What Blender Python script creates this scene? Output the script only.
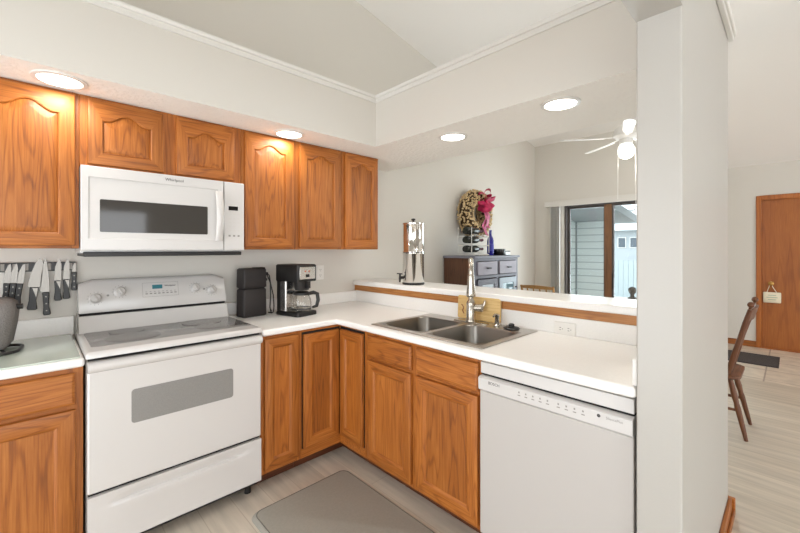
import bpy, bmesh, math, random
from mathutils import Vector, Matrix
random.seed(7)
PI = math.pi
for o in list(bpy.data.objects):
    bpy.data.objects.remove(o)
scene = bpy.context.scene
COL = scene.collection

# ------------------------------------------------------------------ camera, world, light, exposure
CAM = Vector((-0.1522, -2.7086, 1.3718))
cam_data = bpy.data.cameras.new('camera')
cam_data.sensor_width = 36.0
cam_data.lens = 378.53 / 800 * 36
cam_data.shift_x = -1.526 / 800
cam_data.shift_y = -17.36 / 800
cam_data.clip_start = 0.02
cam = bpy.data.objects.new('camera', cam_data)
COL.objects.link(cam)
cam.location = CAM
cam.rotation_euler = (PI / 2, 0, -math.radians(44.0811))
scene.camera = cam

world = bpy.data.worlds.new('world')
scene.world = world
world.use_nodes = True
bg = world.node_tree.nodes['Background']
bg.inputs['Color'].default_value = (0.93, 0.965, 1.0, 1)
bg.inputs['Strength'].default_value = 4.5

vs = scene.view_settings
vs.view_transform = 'Standard'
vs.look = 'None'
vs.gamma = 1
vs.use_curve_mapping = False
vs.exposure = 0.08
scene.cycles.max_bounces = 16
scene.cycles.diffuse_bounces = 8


def area_light(name, loc, rot, sx, sy, power, color=(1, 1, 1), shape='RECTANGLE'):
    d = bpy.data.lights.new(name, 'AREA')
    d.shape = shape
    d.size = sx
    if shape in ('RECTANGLE', 'ELLIPSE'):
        d.size_y = sy
    d.energy = power
    d.color = color
    o = bpy.data.objects.new(name, d)
    COL.objects.link(o)
    o.location = loc
    o.rotation_euler = rot
    return o


# daylight lamps added at unseen living room openings behind the camera and on the left
area_light('added_daylight', (-0.05, -6.78, 1.05), (PI / 2, 0, 0), 2.9, 2.0, 12, (0.91, 0.955, 1.0))
area_light('added_daylight', (5.2, -6.78, 1.05), (PI / 2, 0, 0), 2.2, 2.0, 12, (0.91, 0.955, 1.0))
area_light('added_daylight', (-1.68, -4.7, 1.55), (PI / 2, 0, -PI / 2), 2.2, 1.5, 9, (0.91, 0.955, 1.0))
# daylight lamp added at an invented opening in the kitchen's left wall
area_light('added_daylight', (-1.68, -1.5, 1.03), (PI / 2, 0, -PI / 2), 1.5, 1.9, 9, (0.91, 0.955, 1.0))
# daylight through the patio door
area_light('patio_daylight', (5.42, -1.2, 1.0), (PI / 2, 0, PI / 2), 1.4, 1.9, 45, (0.92, 0.97, 1.0))
DOWN = 2.3      # watts of each recessed lamp


# ------------------------------------------------------------------ materials
def lin(h):
    h = h.lstrip('#')
    out = []
    for i in (0, 2, 4):
        c = int(h[i:i + 2], 16) / 255
        out.append(c / 12.92 if c <= 0.04045 else ((c + 0.055) / 1.055) ** 2.4)
    return (*out, 1)


def mat(name, color, rough=0.5, metal=0.0, coat=0.0, bump=0.0, bscale=60, emit=0.0, mottle=0.0, mscale=8, spec=0.5):
    m = bpy.data.materials.new(name)
    m.use_nodes = True
    nt = m.node_tree
    b = nt.nodes['Principled BSDF']
    c = lin(color) if isinstance(color, str) else (*color, 1)
    b.inputs['Base Color'].default_value = c
    b.inputs['Roughness'].default_value = rough
    b.inputs['Metallic'].default_value = metal
    b.inputs['Coat Weight'].default_value = coat
    b.inputs['Specular IOR Level'].default_value = spec
    if emit:
        b.inputs['Emission Color'].default_value = c
        b.inputs['Emission Strength'].default_value = emit
    tc = nt.nodes.new('ShaderNodeTexCoord')
    if mottle:
        n = nt.nodes.new('ShaderNodeTexNoise')
        n.inputs['Scale'].default_value = mscale
        n.inputs['Detail'].default_value = 6
        nt.links.new(tc.outputs['Object'], n.inputs['Vector'])
        r = nt.nodes.new('ShaderNodeValToRGB')
        r.color_ramp.elements[0].position = 0.3
        r.color_ramp.elements[1].position = 0.7
        r.color_ramp.elements[0].color = (*[v * (1 - mottle) for v in c[:3]], 1)
        r.color_ramp.elements[1].color = (*[min(1, v * (1 + mottle * 0.6)) for v in c[:3]], 1)
        nt.links.new(n.outputs['Fac'], r.inputs['Fac'])
        nt.links.new(r.outputs['Color'], b.inputs['Base Color'])
    if bump:
        n = nt.nodes.new('ShaderNodeTexNoise')
        n.inputs['Scale'].default_value = bscale
        n.inputs['Detail'].default_value = 4
        nt.links.new(tc.outputs['Object'], n.inputs['Vector'])
        bp = nt.nodes.new('ShaderNodeBump')
        bp.inputs['Strength'].default_value = bump
        bp.inputs['Distance'].default_value = 0.01
        nt.links.new(n.outputs['Fac'], bp.inputs['Height'])
        nt.links.new(bp.outputs['Normal'], b.inputs['Normal'])
    return m


def wood(name, axis, light, mid, dark, rough=0.48, coat=0.0, rings=30.0):
    """Flat sawn grain running along the given axis: contour rings of a stretched noise plus fine pores."""
    m = bpy.data.materials.new(name)
    m.use_nodes = True
    nt = m.node_tree
    L = nt.links.new
    b = nt.nodes['Principled BSDF']
    tc = nt.nodes.new('ShaderNodeTexCoord')
    oi = nt.nodes.new('ShaderNodeObjectInfo')
    mul = nt.nodes.new('ShaderNodeVectorMath')
    mul.operation = 'MULTIPLY_ADD'
    L(oi.outputs['Random'], mul.inputs[0])
    mul.inputs[1].default_value = (7.3, 5.1, 9.7)
    L(tc.outputs['Object'], mul.inputs[2])

    def stretched(cross, along):
        s = [cross] * 3
        s['xyz'.index(axis)] = along
        mp = nt.nodes.new('ShaderNodeMapping')
        mp.inputs['Scale'].default_value = s
        L(mul.outputs[0], mp.inputs['Vector'])
        return mp.outputs[0]

    n1 = nt.nodes.new('ShaderNodeTexNoise')
    n1.inputs['Scale'].default_value = 1
    n1.inputs['Detail'].default_value = 2
    L(stretched(8.0, 0.7), n1.inputs['Vector'])
    k = nt.nodes.new('ShaderNodeMath')
    k.operation = 'MULTIPLY'
    k.inputs[1].default_value = rings
    L(n1.outputs['Fac'], k.inputs[0])
    fr = nt.nodes.new('ShaderNodeMath')
    fr.operation = 'PINGPONG'
    fr.inputs[1].default_value = 1.0
    L(k.outputs[0], fr.inputs[0])
    n2 = nt.nodes.new('ShaderNodeTexNoise')
    n2.inputs['Scale'].default_value = 1
    n2.inputs['Detail'].default_value = 5
    n2.inputs['Roughness'].default_value = 0.65
    L(stretched(150, 5), n2.inputs['Vector'])
    n3 = nt.nodes.new('ShaderNodeTexNoise')
    n3.inputs['Scale'].default_value = 1
    n3.inputs['Detail'].default_value = 2
    L(stretched(9, 0.8), n3.inputs['Vector'])
    ln = nt.nodes.new('ShaderNodeMapRange')
    ln.interpolation_type = 'SMOOTHSTEP'
    ln.inputs['From Min'].default_value = 0.0
    ln.inputs['From Max'].default_value = 0.45
    ln.inputs['To Min'].default_value = -0.11
    ln.inputs['To Max'].default_value = 0.03
    L(fr.outputs[0], ln.inputs['Value'])
    a = nt.nodes.new('ShaderNodeMath')
    a.operation = 'MULTIPLY_ADD'
    L(n2.outputs['Fac'], a.inputs[0])
    a.inputs[1].default_value = 0.62
    L(ln.outputs[0], a.inputs[2])
    a2 = nt.nodes.new('ShaderNodeMath')
    a2.operation = 'MULTIPLY_ADD'
    L(n3.outputs['Fac'], a2.inputs[0])
    a2.inputs[1].default_value = 0.30
    L(a.outputs[0], a2.inputs[2])
    ramp = nt.nodes.new('ShaderNodeValToRGB')
    e = ramp.color_ramp.elements
    e[0].position = 0.20
    e[0].color = lin(dark)
    e[1].position = 0.68
    e[1].color = lin(light)
    x = e.new(0.45)
    x.color = lin(mid)
    L(a2.outputs[0], ramp.inputs['Fac'])
    hv = nt.nodes.new('ShaderNodeHueSaturation')
    mr = nt.nodes.new('ShaderNodeMapRange')
    mr.inputs['To Min'].default_value = 0.88
    mr.inputs['To Max'].default_value = 1.1
    L(oi.outputs['Random'], mr.inputs['Value'])
    L(mr.outputs[0], hv.inputs['Value'])
    L(ramp.outputs['Color'], hv.inputs['Color'])
    L(hv.outputs['Color'], b.inputs['Base Color'])
    b.inputs['Roughness'].default_value = rough
    b.inputs['Coat Weight'].default_value = coat
    b.inputs['Coat Roughness'].default_value = 0.25
    bp = nt.nodes.new('ShaderNodeBump')
    bp.inputs['Strength'].default_value = 0.08
    bp.inputs['Distance'].default_value = 0.002
    L(n2.outputs['Fac'], bp.inputs['Height'])
    L(bp.outputs['Normal'], b.inputs['Normal'])
    return m


OAK = ('#bd7734', '#9e5a1c', '#6e390f')
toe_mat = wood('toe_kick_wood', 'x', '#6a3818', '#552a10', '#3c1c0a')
oak_z = wood('oak_upright', 'z', *OAK)
oak_x = wood('oak_across', 'x', *OAK)
oak_y = wood('oak_along', 'y', *OAK)
chair_oak = wood('chair_oak', 'y', '#c49a63', '#b08550', '#8d6538')
chair_dark_z = wood('chair_dark_upright', 'z', '#7d4e2e', '#653b20', '#452513')
chair_dark_x = wood('chair_dark_across', 'x', '#7d4e2e', '#653b20', '#452513')
door_oak = wood('door_oak', 'z', '#b8702e', '#a45d22', '#8a4a18', rings=12)
dark_wood_z = wood('dark_wood_upright', 'z', '#6a4630', '#563724', '#3d2618')
dark_wood_x = wood('dark_wood_across', 'x', '#6b4427', '#57331b', '#3d2211')
bamboo = wood('maple_board', 'y', '#dfc28c', '#d0ae72', '#bb9457', coat=0.0, rough=0.55)

wall_paint = mat('wall_paint', '#d4d0c8', 0.6, bump=0.03, bscale=220)
dining_paint = wall_paint
ceil_paint = mat('ceiling_paint', '#efedea', 0.8, bump=0.05, bscale=160)
soffit_tex = mat('soffit_knockdown', '#f3f0ea', 0.85, bump=0.8, bscale=38)
wing_paint_shaded = mat('wing_paint_shaded', '#b6b3ad', 0.35, bump=0.05, bscale=160)  # wall paint darkened to paint in the shade near the camera
trim_white = mat('trim_white', '#dedcd7', 0.4)
laminate = mat('laminate_white', '#f0efec', 0.28, mottle=0.025, mscale=120)
appliance = mat('appliance_white', '#cfcdcb', 0.25)
appliance_gray = mat('appliance_light_gray', '#bcb8b4', 0.4, bump=0.02, bscale=500)
enamel = mat('enamel_white', '#cdcac7', 0.2, coat=0.3)
black_plastic = mat('black_plastic', '#161413', 0.4)
black_soft = mat('black_soft', '#2a2524', 0.6)
dark_gap = mat('dark_gap', '#0f0e0d', 0.8)
black_gloss = mat('black_gloss', '#121111', 0.12)
steel = mat('brushed_steel', '#c9c7c3', 0.27, metal=1.0)
steel_sink = mat('sink_steel', '#bdb9b3', 0.3, metal=1.0)
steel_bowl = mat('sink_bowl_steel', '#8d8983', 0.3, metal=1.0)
polished = mat('polished_steel', '#dad8d4', 0.07, metal=1.0)
nickel = mat('brushed_nickel', '#bdb6aa', 0.25, metal=1.0)
chrome = mat('knife_steel', '#8a8680', 0.38, metal=1.0)
cook_glass = mat('cooktop_glass', '#868584', 0.12, mottle=0.12, mscale=300)
burner_mat = mat('burner_ring', '#706c69', 0.15, mottle=0.1, mscale=300)
oven_glass = mat('oven_window', '#898784', 0.15, mottle=0.08, mscale=260)
micro_glass = mat('microwave_window', '#3b3835', 0.06, spec=0.5)
display_teal = mat('display_teal', '#2f7480', 0.3)
print_gray = mat('printed_gray', '#8b8884', 0.5)
print_dark = mat('printed_dark', '#3c3a38', 0.5)
lens_mat = mat('lamp_lens', (1.0, 0.95, 0.86), 0.5, emit=6.0)
globe_mat = mat('fan_globe', (1.0, 0.97, 0.92), 0.4, emit=2.2)
fan_white = mat('fan_white', '#e9e8e5', 0.4)
rug_mat = mat('mat_gray', '#959289', 0.75, bump=0.25, bscale=320, mottle=0.05, mscale=90)
doormat_mat = mat('doormat_dark', '#4b4645', 0.95, bump=0.5, bscale=260, mottle=0.2, mscale=70)
frame_dark = mat('patio_frame', '#4e4845', 0.4)
blind_mat = mat('blind_vinyl', '#e3e2df', 0.5)
hutch_paint = mat('hutch_dark_gray', '#5f5d68', 0.45, mottle=0.08, mscale=14)
hutch_drawer = mat('hutch_mauve_gray', '#8b8590', 0.45, mottle=0.08, mscale=14)
hutch_daylit = mat('hutch_daylit_blue', '#a3b0bc', 0.45, mottle=0.06, mscale=14)  # daylight reflected by the right door is painted into this color
hutch_top = mat('hutch_top_gray', '#767884', 0.45)
cobalt = mat('cobalt_glass', '#1e1c86', 0.08, coat=0.5)
bottle_green = mat('wine_bottle_glass', '#151a12', 0.08)
foil = mat('bottle_foil', '#4b2430', 0.35)
tin_mat = mat('tin_gray', '#a9a9a7', 0.35, metal=0.8)
wire_white = mat('rack_wire', '#dad8d3', 0.4)
berry_mat = mat('berry_tan', '#d3b88a', 0.4, mottle=0.35, mscale=70)
twig_mat = mat('twig_brown', '#4a3823', 0.9)
ribbon_mat = mat('ribbon_magenta', '#c32a5a', 0.45, mottle=0.25, mscale=30)
sign_cloth = mat('sign_cloth', '#e6dcc4', 0.9, bump=0.2, bscale=200)
sage = mat('sage_stitch', '#9fb096', 0.9)
cord_mat = mat('cord_black', '#171514', 0.5)
gray_weave = mat('gray_weave', '#77726f', 0.7, bump=0.5, bscale=240, mottle=0.12, mscale=120)
outlet_white = mat('outlet_white', '#e8e6e1', 0.35)
board_glass = mat('board_glass', '#c4cfc4', 0.08, coat=0.3)
snow = mat('snow', '#b5b1aa', 0.9, mottle=0.06, mscale=1.5)
patio_concrete = mat('patio_concrete', '#cdc9c2', 0.9, mottle=0.08, mscale=6)
patio_gray = mat('patio_roof_gray', '#9aa1a6', 0.8)
house_paint = mat('house_paint', '#959c9f', 0.8)
roof_mat = mat('roof_shingle', '#b5bec1', 0.9, mottle=0.1, mscale=4)
pane_dark = mat('pane_dark', '#39464f', 0.1)
fence_mat = mat('fence_vinyl', '#96a1a4', 0.7)
bark_mat = mat('bark', '#5a5049', 0.9, bump=0.5, bscale=30)
statue_mat = mat('stone_gray', '#6d655f', 0.9, mottle=0.2, mscale=20)
brass = mat('brass', '#b08a4f', 0.3, metal=1.0)
coffee_glass_tint = (0.96, 0.95, 0.93, 1)


def glass_mat(name, tint=(1, 1, 1, 1), refl=0.04):
    m = bpy.data.materials.new(name)
    m.use_nodes = True
    nt = m.node_tree
    nt.nodes.clear()
    out = nt.nodes.new('ShaderNodeOutputMaterial')
    tr = nt.nodes.new('ShaderNodeBsdfTransparent')
    tr.inputs[0].default_value = tint
    gl = nt.nodes.new('ShaderNodeBsdfGlossy')
    gl.inputs['Roughness'].default_value = 0.02
    lw = nt.nodes.new('ShaderNodeLayerWeight')
    lw.inputs['Blend'].default_value = 0.12
    ad = nt.nodes.new('ShaderNodeMath')
    ad.operation = 'MULTIPLY_ADD'
    ad.inputs[1].default_value = 0.6
    ad.inputs[2].default_value = refl
    nt.links.new(lw.outputs['Fresnel'], ad.inputs[0])
    mx = nt.nodes.new('ShaderNodeMixShader')
    nt.links.new(ad.outputs[0], mx.inputs[0])
    nt.links.new(tr.outputs[0], mx.inputs[1])
    nt.links.new(gl.outputs[0], mx.inputs[2])
    nt.links.new(mx.outputs[0], out.inputs[0])
    return m


pane_glass = glass_mat('pane_glass', (0.93, 0.97, 0.98, 1), 0.02)
carafe_glass = glass_mat('carafe_glass', (0.9, 0.89, 0.87, 1), 0.06)


def brick_mat(name, c1, c2, mortar, rough, bw, bh, msize, scale, rot=(0, 0, 0), offset=0.5, grain=True, bump=0.0, gaxis=0):
    m = bpy.data.materials.new(name)
    m.use_nodes = True
    nt = m.node_tree
    L = nt.links.new
    b = nt.nodes['Principled BSDF']
    tc = nt.nodes.new('ShaderNodeTexCoord')
    mp = nt.nodes.new('ShaderNodeMapping')
    mp.inputs['Rotation'].default_value = rot
    L(tc.outputs['Object'], mp.inputs['Vector'])
    br = nt.nodes.new('ShaderNodeTexBrick')
    br.offset = offset
    br.inputs['Scale'].default_value = scale
    br.inputs['Brick Width'].default_value = bw
    br.inputs['Row Height'].default_value = bh
    br.inputs['Mortar Size'].default_value = msize
    br.inputs['Mortar Smooth'].default_value = 0.3
    br.inputs['Bias'].default_value = 0.0
    br.inputs['Color1'].default_value = lin(c1)
    br.inputs['Color2'].default_value = lin(c2)
    br.inputs['Mortar'].default_value = lin(mortar)
    L(mp.outputs[0], br.inputs['Vector'])
    if grain:
        m2 = nt.nodes.new('ShaderNodeMapping')
        m2.inputs['Scale'].default_value = (1.2, 16, 1) if gaxis == 0 else (5, 5, 5)
        L(mp.outputs[0], m2.inputs['Vector'])
        n = nt.nodes.new('ShaderNodeTexNoise')
        n.inputs['Scale'].default_value = 1.6
        n.inputs['Detail'].default_value = 6
        L(m2.outputs[0], n.inputs['Vector'])
        r = nt.nodes.new('ShaderNodeMapRange')
        r.inputs['From Min'].default_value = 0.3
        r.inputs['From Max'].default_value = 0.7
        r.inputs['To Min'].default_value = 0.80
        r.inputs['To Max'].default_value = 1.10
        L(n.outputs['Fac'], r.inputs['Value'])
        hv = nt.nodes.new('ShaderNodeHueSaturation')
        L(r.outputs[0], hv.inputs['Value'])
        L(br.outputs['Color'], hv.inputs['Color'])
        L(hv.outputs['Color'], b.inputs['Base Color'])
    else:
        L(br.outputs['Color'], b.inputs['Base Color'])
    b.inputs['Roughness'].default_value = rough
    if bump:
        bp = nt.nodes.new('ShaderNodeBump')
        bp.inputs['Strength'].default_value = bump
        bp.inputs['Distance'].default_value = 0.01
        bp.invert = True
        L(br.outputs['Fac'], bp.inputs['Height'])
        L(bp.outputs['Normal'], b.inputs['Normal'])
    return m


plank_floor = brick_mat('plank_floor', '#cbc1b2', '#c3b8a8', '#b4a898', 0.38, 1.2, 0.16, 0.0025, 1.0, (0, 0, PI / 2))
entry_tile = brick_mat('entry_tile', '#e0d7c8', '#dacfbf', '#a3968a', 0.3, 0.45, 0.45, 0.008, 1.0, (0, 0, 0), 0.0, True, 0, 1)
siding_x = brick_mat('lap_siding', '#e6edee', '#e2eaec', '#b4c0c5', 0.7, 30, 0.115, 0.009, 1.0, (PI / 2, 0, 0), 0, False)
siding_y = brick_mat('lap_siding_end', '#eff4f4', '#ebf1f2', '#bcc7cb', 0.7, 30, 0.115, 0.009, 1.0, (PI / 2, 0, 0), 0, False)


# ------------------------------------------------------------------ mesh helpers
class MB:
    def __init__(s):
        s.v, s.f, s.m, s.sm = [], [], [], []

    def add(s, verts, faces, mi=0, smooth=False, T=None):
        k = len(s.v)
        for p in verts:
            p = Vector(p)
            if T is not None:
                p = T @ p
            s.v.append(p)
        for i, f in enumerate(faces):
            s.f.append([k + j for j in f])
            s.m.append(mi[i] if isinstance(mi, list) else mi)
            s.sm.append(smooth)
        return s

    def box(s, x0, x1, y0, y1, z0, z1, mi=0, T=None):
        v = [(x, y, z) for x in (x0, x1) for y in (y0, y1) for z in (z0, z1)]
        f = [(0, 1, 3, 2), (4, 6, 7, 5), (0, 4, 5, 1), (2, 3, 7, 6), (0, 2, 6, 4), (1, 5, 7, 3)]
        return s.add(v, f, mi, False, T)

    def loft(s, loops, cap0=True, cap1=True, mi=0, smooth=True, T=None, closed=True):
        n = len(loops[0])
        v = [p for lp in loops for p in lp]
        f = []
        for i in range(len(loops) - 1):
            for j in range(n if closed else n - 1):
                a, b = i * n + j, i * n + (j + 1) % n
                f.append((a, b, b + n, a + n))
        if cap0:
            f.append(tuple(range(n - 1, -1, -1)))
        if cap1:
            f.append(tuple((len(loops) - 1) * n + j for j in range(n)))
        return s.add(v, f, mi, smooth, T)

    def cyl(s, p0, p1, r0, r1=None, n=16, mi=0, smooth=True, T=None, caps=True):
        r1 = r0 if r1 is None else r1
        p0, p1 = Vector(p0), Vector(p1)
        d = (p1 - p0).normalized()
        u = d.orthogonal().normalized()
        w = d.cross(u)
        lp = [[p + r * (math.cos(2 * PI * i / n) * u + math.sin(2 * PI * i / n) * w) for i in range(n)] for p, r in ((p0, r0), (p1, r1))]
        return s.loft(lp, caps, caps, mi, smooth, T)

    def lathe(s, prof, c=(0, 0, 0), n=24, mi=0, T=None, cap0=True, cap1=True, axis='z'):
        c = Vector(c)
        lp = []
        for r, z in prof:
            ring = []
            for i in range(n):
                a, b = r * math.cos(2 * PI * i / n), r * math.sin(2 * PI * i / n)
                q = (a, b, z) if axis == 'z' else ((z, a, b) if axis == 'x' else (b, z, a))
                ring.append(c + Vector(q))
            lp.append(ring)
        return s.loft(lp, cap0, cap1, mi, True, T)

    def tube(s, pts, r, n=8, mi=0, T=None, closed=False, caps=True):
        pts = [Vector(p) for p in pts]
        rs = r if isinstance(r, (list, tuple)) else [r] * len(pts)
        lp = []
        u = None
        N = len(pts)
        for i, p in enumerate(pts):
            a = pts[i - 1] if (i or closed) else pts[0]
            b = pts[(i + 1) % N] if (i < N - 1 or closed) else pts[-1]
            t = (b - a).normalized()
            if u is None:
                u = t.orthogonal().normalized()
            u = (u - t * u.dot(t)).normalized()
            w = t.cross(u)
            lp.append([p + rs[i] * (math.cos(2 * PI * k / n) * u + math.sin(2 * PI * k / n) * w) for k in range(n)])
        if closed:
            lp.append(lp[0])
            return s.loft(lp, False, False, mi, True, T)
        return s.loft(lp, caps, caps, mi, True, T)

    def sphere(s, c, r, n=12, m=8, sc=(1, 1, 1), mi=0, T=None):
        c = Vector(c)
        lp = []
        for j in range(m + 1):
            a = PI * j / m
            rr = max(math.sin(a), 0.001) * r
            lp.append([c + Vector((rr * math.cos(2 * PI * i / n) * sc[0], rr * math.sin(2 * PI * i / n) * sc[1], -math.cos(a) * r * sc[2])) for i in range(n)])
        return s.loft(lp, True, True, mi, True, T)

    def prism(s, poly, fn, d0, d1, mi=0, smooth=False, T=None):
        return s.loft([[fn(a, b, d0) for a, b in poly], [fn(a, b, d1) for a, b in poly]], True, True, mi, smooth, T)

    def grid(s, xs, ys, inside, z0, z1, mtop=0, mbot=0, mside=0, T=None):
        idx = {}
        verts, faces, mi = [], [], []

        def V(i, j, z):
            k = (i, j, z)
            if k not in idx:
                idx[k] = len(verts)
                verts.append((xs[i], ys[j], z))
            return idx[k]
        nx, ny = len(xs) - 1, len(ys) - 1
        cell = lambda i, j: 0 <= i < nx and 0 <= j < ny and inside((xs[i] + xs[i + 1]) / 2, (ys[j] + ys[j + 1]) / 2)
        for i in range(nx):
            for j in range(ny):
                if not cell(i, j):
                    continue
                faces.append((V(i, j, z1), V(i + 1, j, z1), V(i + 1, j + 1, z1), V(i, j + 1, z1)))
                mi.append(mtop)
                faces.append((V(i, j, z0), V(i, j + 1, z0), V(i + 1, j + 1, z0), V(i + 1, j, z0)))
                mi.append(mbot)
                for (di, dj, a, b) in ((-1, 0, (i, j), (i, j + 1)), (1, 0, (i + 1, j), (i + 1, j + 1)), (0, -1, (i, j), (i + 1, j)), (0, 1, (i, j + 1), (i + 1, j + 1))):
                    if not cell(i + di, j + dj):
                        faces.append((V(*a, z0), V(*b, z0), V(*b, z1), V(*a, z1)))
                        mi.append(mside)
        return s.add(verts, faces, mi, False, T)

    def build(s, name, mats, parent=None, bevel=0.0, seg=2, local=False, angle=35, sharp=40):
        if not isinstance(mats, (list, tuple)):
            mats = [mats]
        off = Vector((0, 0, 0))
        if parent is not None and not local:
            off = origin(parent)
        loc = Vector((0, 0, 0))
        if parent is None and not local:
            lo = Vector([min(p[i] for p in s.v) for i in range(3)])
            hi = Vector([max(p[i] for p in s.v) for i in range(3)])
            loc = off = Vector(((lo.x + hi.x) / 2, (lo.y + hi.y) / 2, lo.z))
        me = bpy.data.meshes.new(name)
        bm = bmesh.new()
        vs_ = [bm.verts.new(p - off) for p in s.v]
        for f, mi, sm in zip(s.f, s.m, s.sm):
            if len(set(f)) < 3:
                continue
            try:
                fc = bm.faces.new([vs_[i] for i in f])
                fc.material_index = mi
                fc.smooth = True
            except ValueError:
                pass
        bmesh.ops.remove_doubles(bm, verts=bm.verts, dist=1e-6)
        bmesh.ops.recalc_face_normals(bm, faces=bm.faces)
        bm.to_mesh(me)
        bm.free()
        for m in mats:
            me.materials.append(m)
        me.set_sharp_from_angle(angle=math.radians(sharp))
        o = bpy.data.objects.new(name, me)
        COL.objects.link(o)
        o.location = loc
        if parent is not None:
            o.parent = parent
        if bevel:
            b = o.modifiers.new('bevel', 'BEVEL')
            b.width = bevel
            b.segments = seg
            b.limit_method = 'ANGLE'
            b.angle_limit = math.radians(angle)
            b.harden_normals = False
        return o


def origin(o):
    p = Vector((0, 0, 0))
    while o is not None:
        p += o.location
        o = o.parent
    return p


def thing(name, label, cat, loc=(0, 0, 0), group=None):
    o = bpy.data.objects.new(name, None)
    COL.objects.link(o)
    o.empty_display_size = 0.1
    o.location = loc
    return tag(o, label, cat, group)


def tag(o, label, cat, group=None):
    o['label'] = label
    o['category'] = cat
    if group:
        o['group'] = group
    return o


def struct(o, label=None):
    o['kind'] = 'structure'
    if label:
        o['label'] = label
    return o


def lab(o, label):
    o['label'] = label
    return o


def copy_tree(o, parent=None):
    c = o.copy()
    COL.objects.link(c)
    if parent is not None:
        c.parent = parent
    for ch in list(o.children):
        copy_tree(ch, c)
    return c


def rrect(hx, hy, r, n=6):
    """rounded rectangle outline, centred, counter-clockwise"""
    pts = []
    for cx, cy, a0 in ((hx - r, hy - r, 0), (-hx + r, hy - r, PI / 2), (-hx + r, -hy + r, PI), (hx - r, -hy + r, 1.5 * PI)):
        for k in range(n + 1):
            a = a0 + PI / 2 * k / n
            pts.append((cx + r * math.cos(a), cy + r * math.sin(a)))
    return pts


def lettering(text, size, T, material, parent, name='lettering', extrude=0.0006):
    """flat raised letters as one mesh; T maps text plane (x right, y up, z out) to the world"""
    cu = bpy.data.curves.new(name, 'FONT')
    cu.body = text
    cu.size = size
    cu.align_x = 'CENTER'
    cu.align_y = 'CENTER'
    cu.extrude = extrude
    tmp = bpy.data.objects.new(name, cu)
    COL.objects.link(tmp)
    dg = bpy.context.evaluated_depsgraph_get()
    dg.update()
    me = bpy.data.meshes.new_from_object(tmp.evaluated_get(dg))
    bpy.data.objects.remove(tmp)
    off = origin(parent)
    me.transform(Matrix.Translation(-off) @ T)
    me.materials.clear()
    me.materials.append(material)
    o = bpy.data.objects.new(name, me)
    COL.objects.link(o)
    o.parent = parent
    return o


def frame_T(o, right, up):
    r, u = Vector(right).normalized(), Vector(up).normalized()
    n = r.cross(u)
    return Matrix(((r.x, u.x, n.x, o[0]), (r.y, u.y, n.y, o[1]), (r.z, u.z, n.z, o[2]), (0, 0, 0, 1)))


# ------------------------------------------------------------------ the setting
SOF = 2.115     # soffit underside
PENX = 1.29     # door faces of the peninsula cabinets
ceil_z = lambda x: 3.59 - 0.2 * (x - 1.894)

struct(MB().box(-1.8, 5.28, -6.9, 0.1, -0.1, 0).build('floor', plank_floor), 'pale wood plank floor')
struct(MB().box(5.28, 7.25, -6.9, 0.1, -0.1, 0).build('floor_entry', entry_tile), 'cream tile floor at the entry')


def wall_x(name, x0, x1, y0, y1, m, z0=0.0):
    mb = MB()
    mb.add([(x0, y0, z0), (x1, y0, z0), (x1, y1, z0), (x0, y1, z0), (x0, y0, ceil_z(x0)), (x1, y0, ceil_z(x1)), (x1, y1, ceil_z(x1)), (x0, y1, ceil_z(x0))],
           [(0, 3, 2, 1), (4, 5, 6, 7), (0, 1, 5, 4), (1, 2, 6, 5), (2, 3, 7, 6), (3, 0, 4, 7)])
    return struct(mb.build(name, m))


wall_x('wall_back', -1.7, 5.28, 0.0, 0.1, wall_paint)
# left wall with openings added for daylight, in the kitchen and south of it
mb = MB()
mb.box(-1.8, -1.7, -3.5, -2.3, 0, ceil_z(-1.7))
mb.box(-1.8, -1.7, -0.7, 0.1, 0, ceil_z(-1.7))
mb.box(-1.8, -1.7, -2.3, -0.7, 2.08, ceil_z(-1.7))
mb.box(-1.8, -1.7, -6.9, -5.9, 0, ceil_z(-1.7))
mb.box(-1.8, -1.7, -5.9, -3.5, 0, 0.75)
mb.box(-1.8, -1.7, -5.9, -3.5, 2.35, ceil_z(-1.7))
struct(mb.build('wall_left', wall_paint))
# rear wall of the living room with two openings added for daylight
mb = MB()
for a, b in ((-1.7, -1.5), (1.4, 4.05), (6.35, 7.2)):
    mb.box(a, b, -6.9, -6.8, 0, 4.3)
for a, b in ((-1.5, 1.4), (4.05, 6.35)):
    mb.box(a, b, -6.9, -6.8, 2.08, 4.3)
struct(mb.build('wall_rear', wall_paint))
# window wall of the dining room around the patio door
mb = MB()
mb.box(5.28, 5.38, -0.44, 0.1, 0, 2.92)
mb.box(5.28, 5.38, -2.05, -1.98, 0, 2.92)
mb.box(5.28, 5.38, -1.98, -0.44, 2.0, 2.92)
struct(mb.build('wall_right', dining_paint))
wall_x('wall_entry_side', 5.38, 7.1, -2.05, -1.95, wall_paint)
mb = MB()
mb.box(7.1, 7.2, -2.385, -1.95, 0, 2.56)
mb.box(7.1, 7.2, -6.9, -3.345, 0, 2.56)
mb.box(7.1, 7.2, -3.345, -2.385, 2.075, 2.56)
struct(mb.build('wall_entry', wall_paint))
mb = MB()
x0, x1 = -1.9, 7.3
mb.add([(x0, -7, ceil_z(x0)), (x1, -7, ceil_z(x1)), (x1, 0.2, ceil_z(x1)), (x0, 0.2, ceil_z(x0)),
        (x0, -7, ceil_z(x0) + .1), (x1, -7, ceil_z(x1) + .1), (x1, 0.2, ceil_z(x1) + .1), (x0, 0.2, ceil_z(x0) + .1)],
       [(0, 3, 2, 1), (4, 5, 6, 7), (0, 1, 5, 4), (1, 2, 6, 5), (2, 3, 7, 6), (3, 0, 4, 7)])
struct(mb.build('ceiling', ceil_paint), 'sloping white ceiling')
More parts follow.
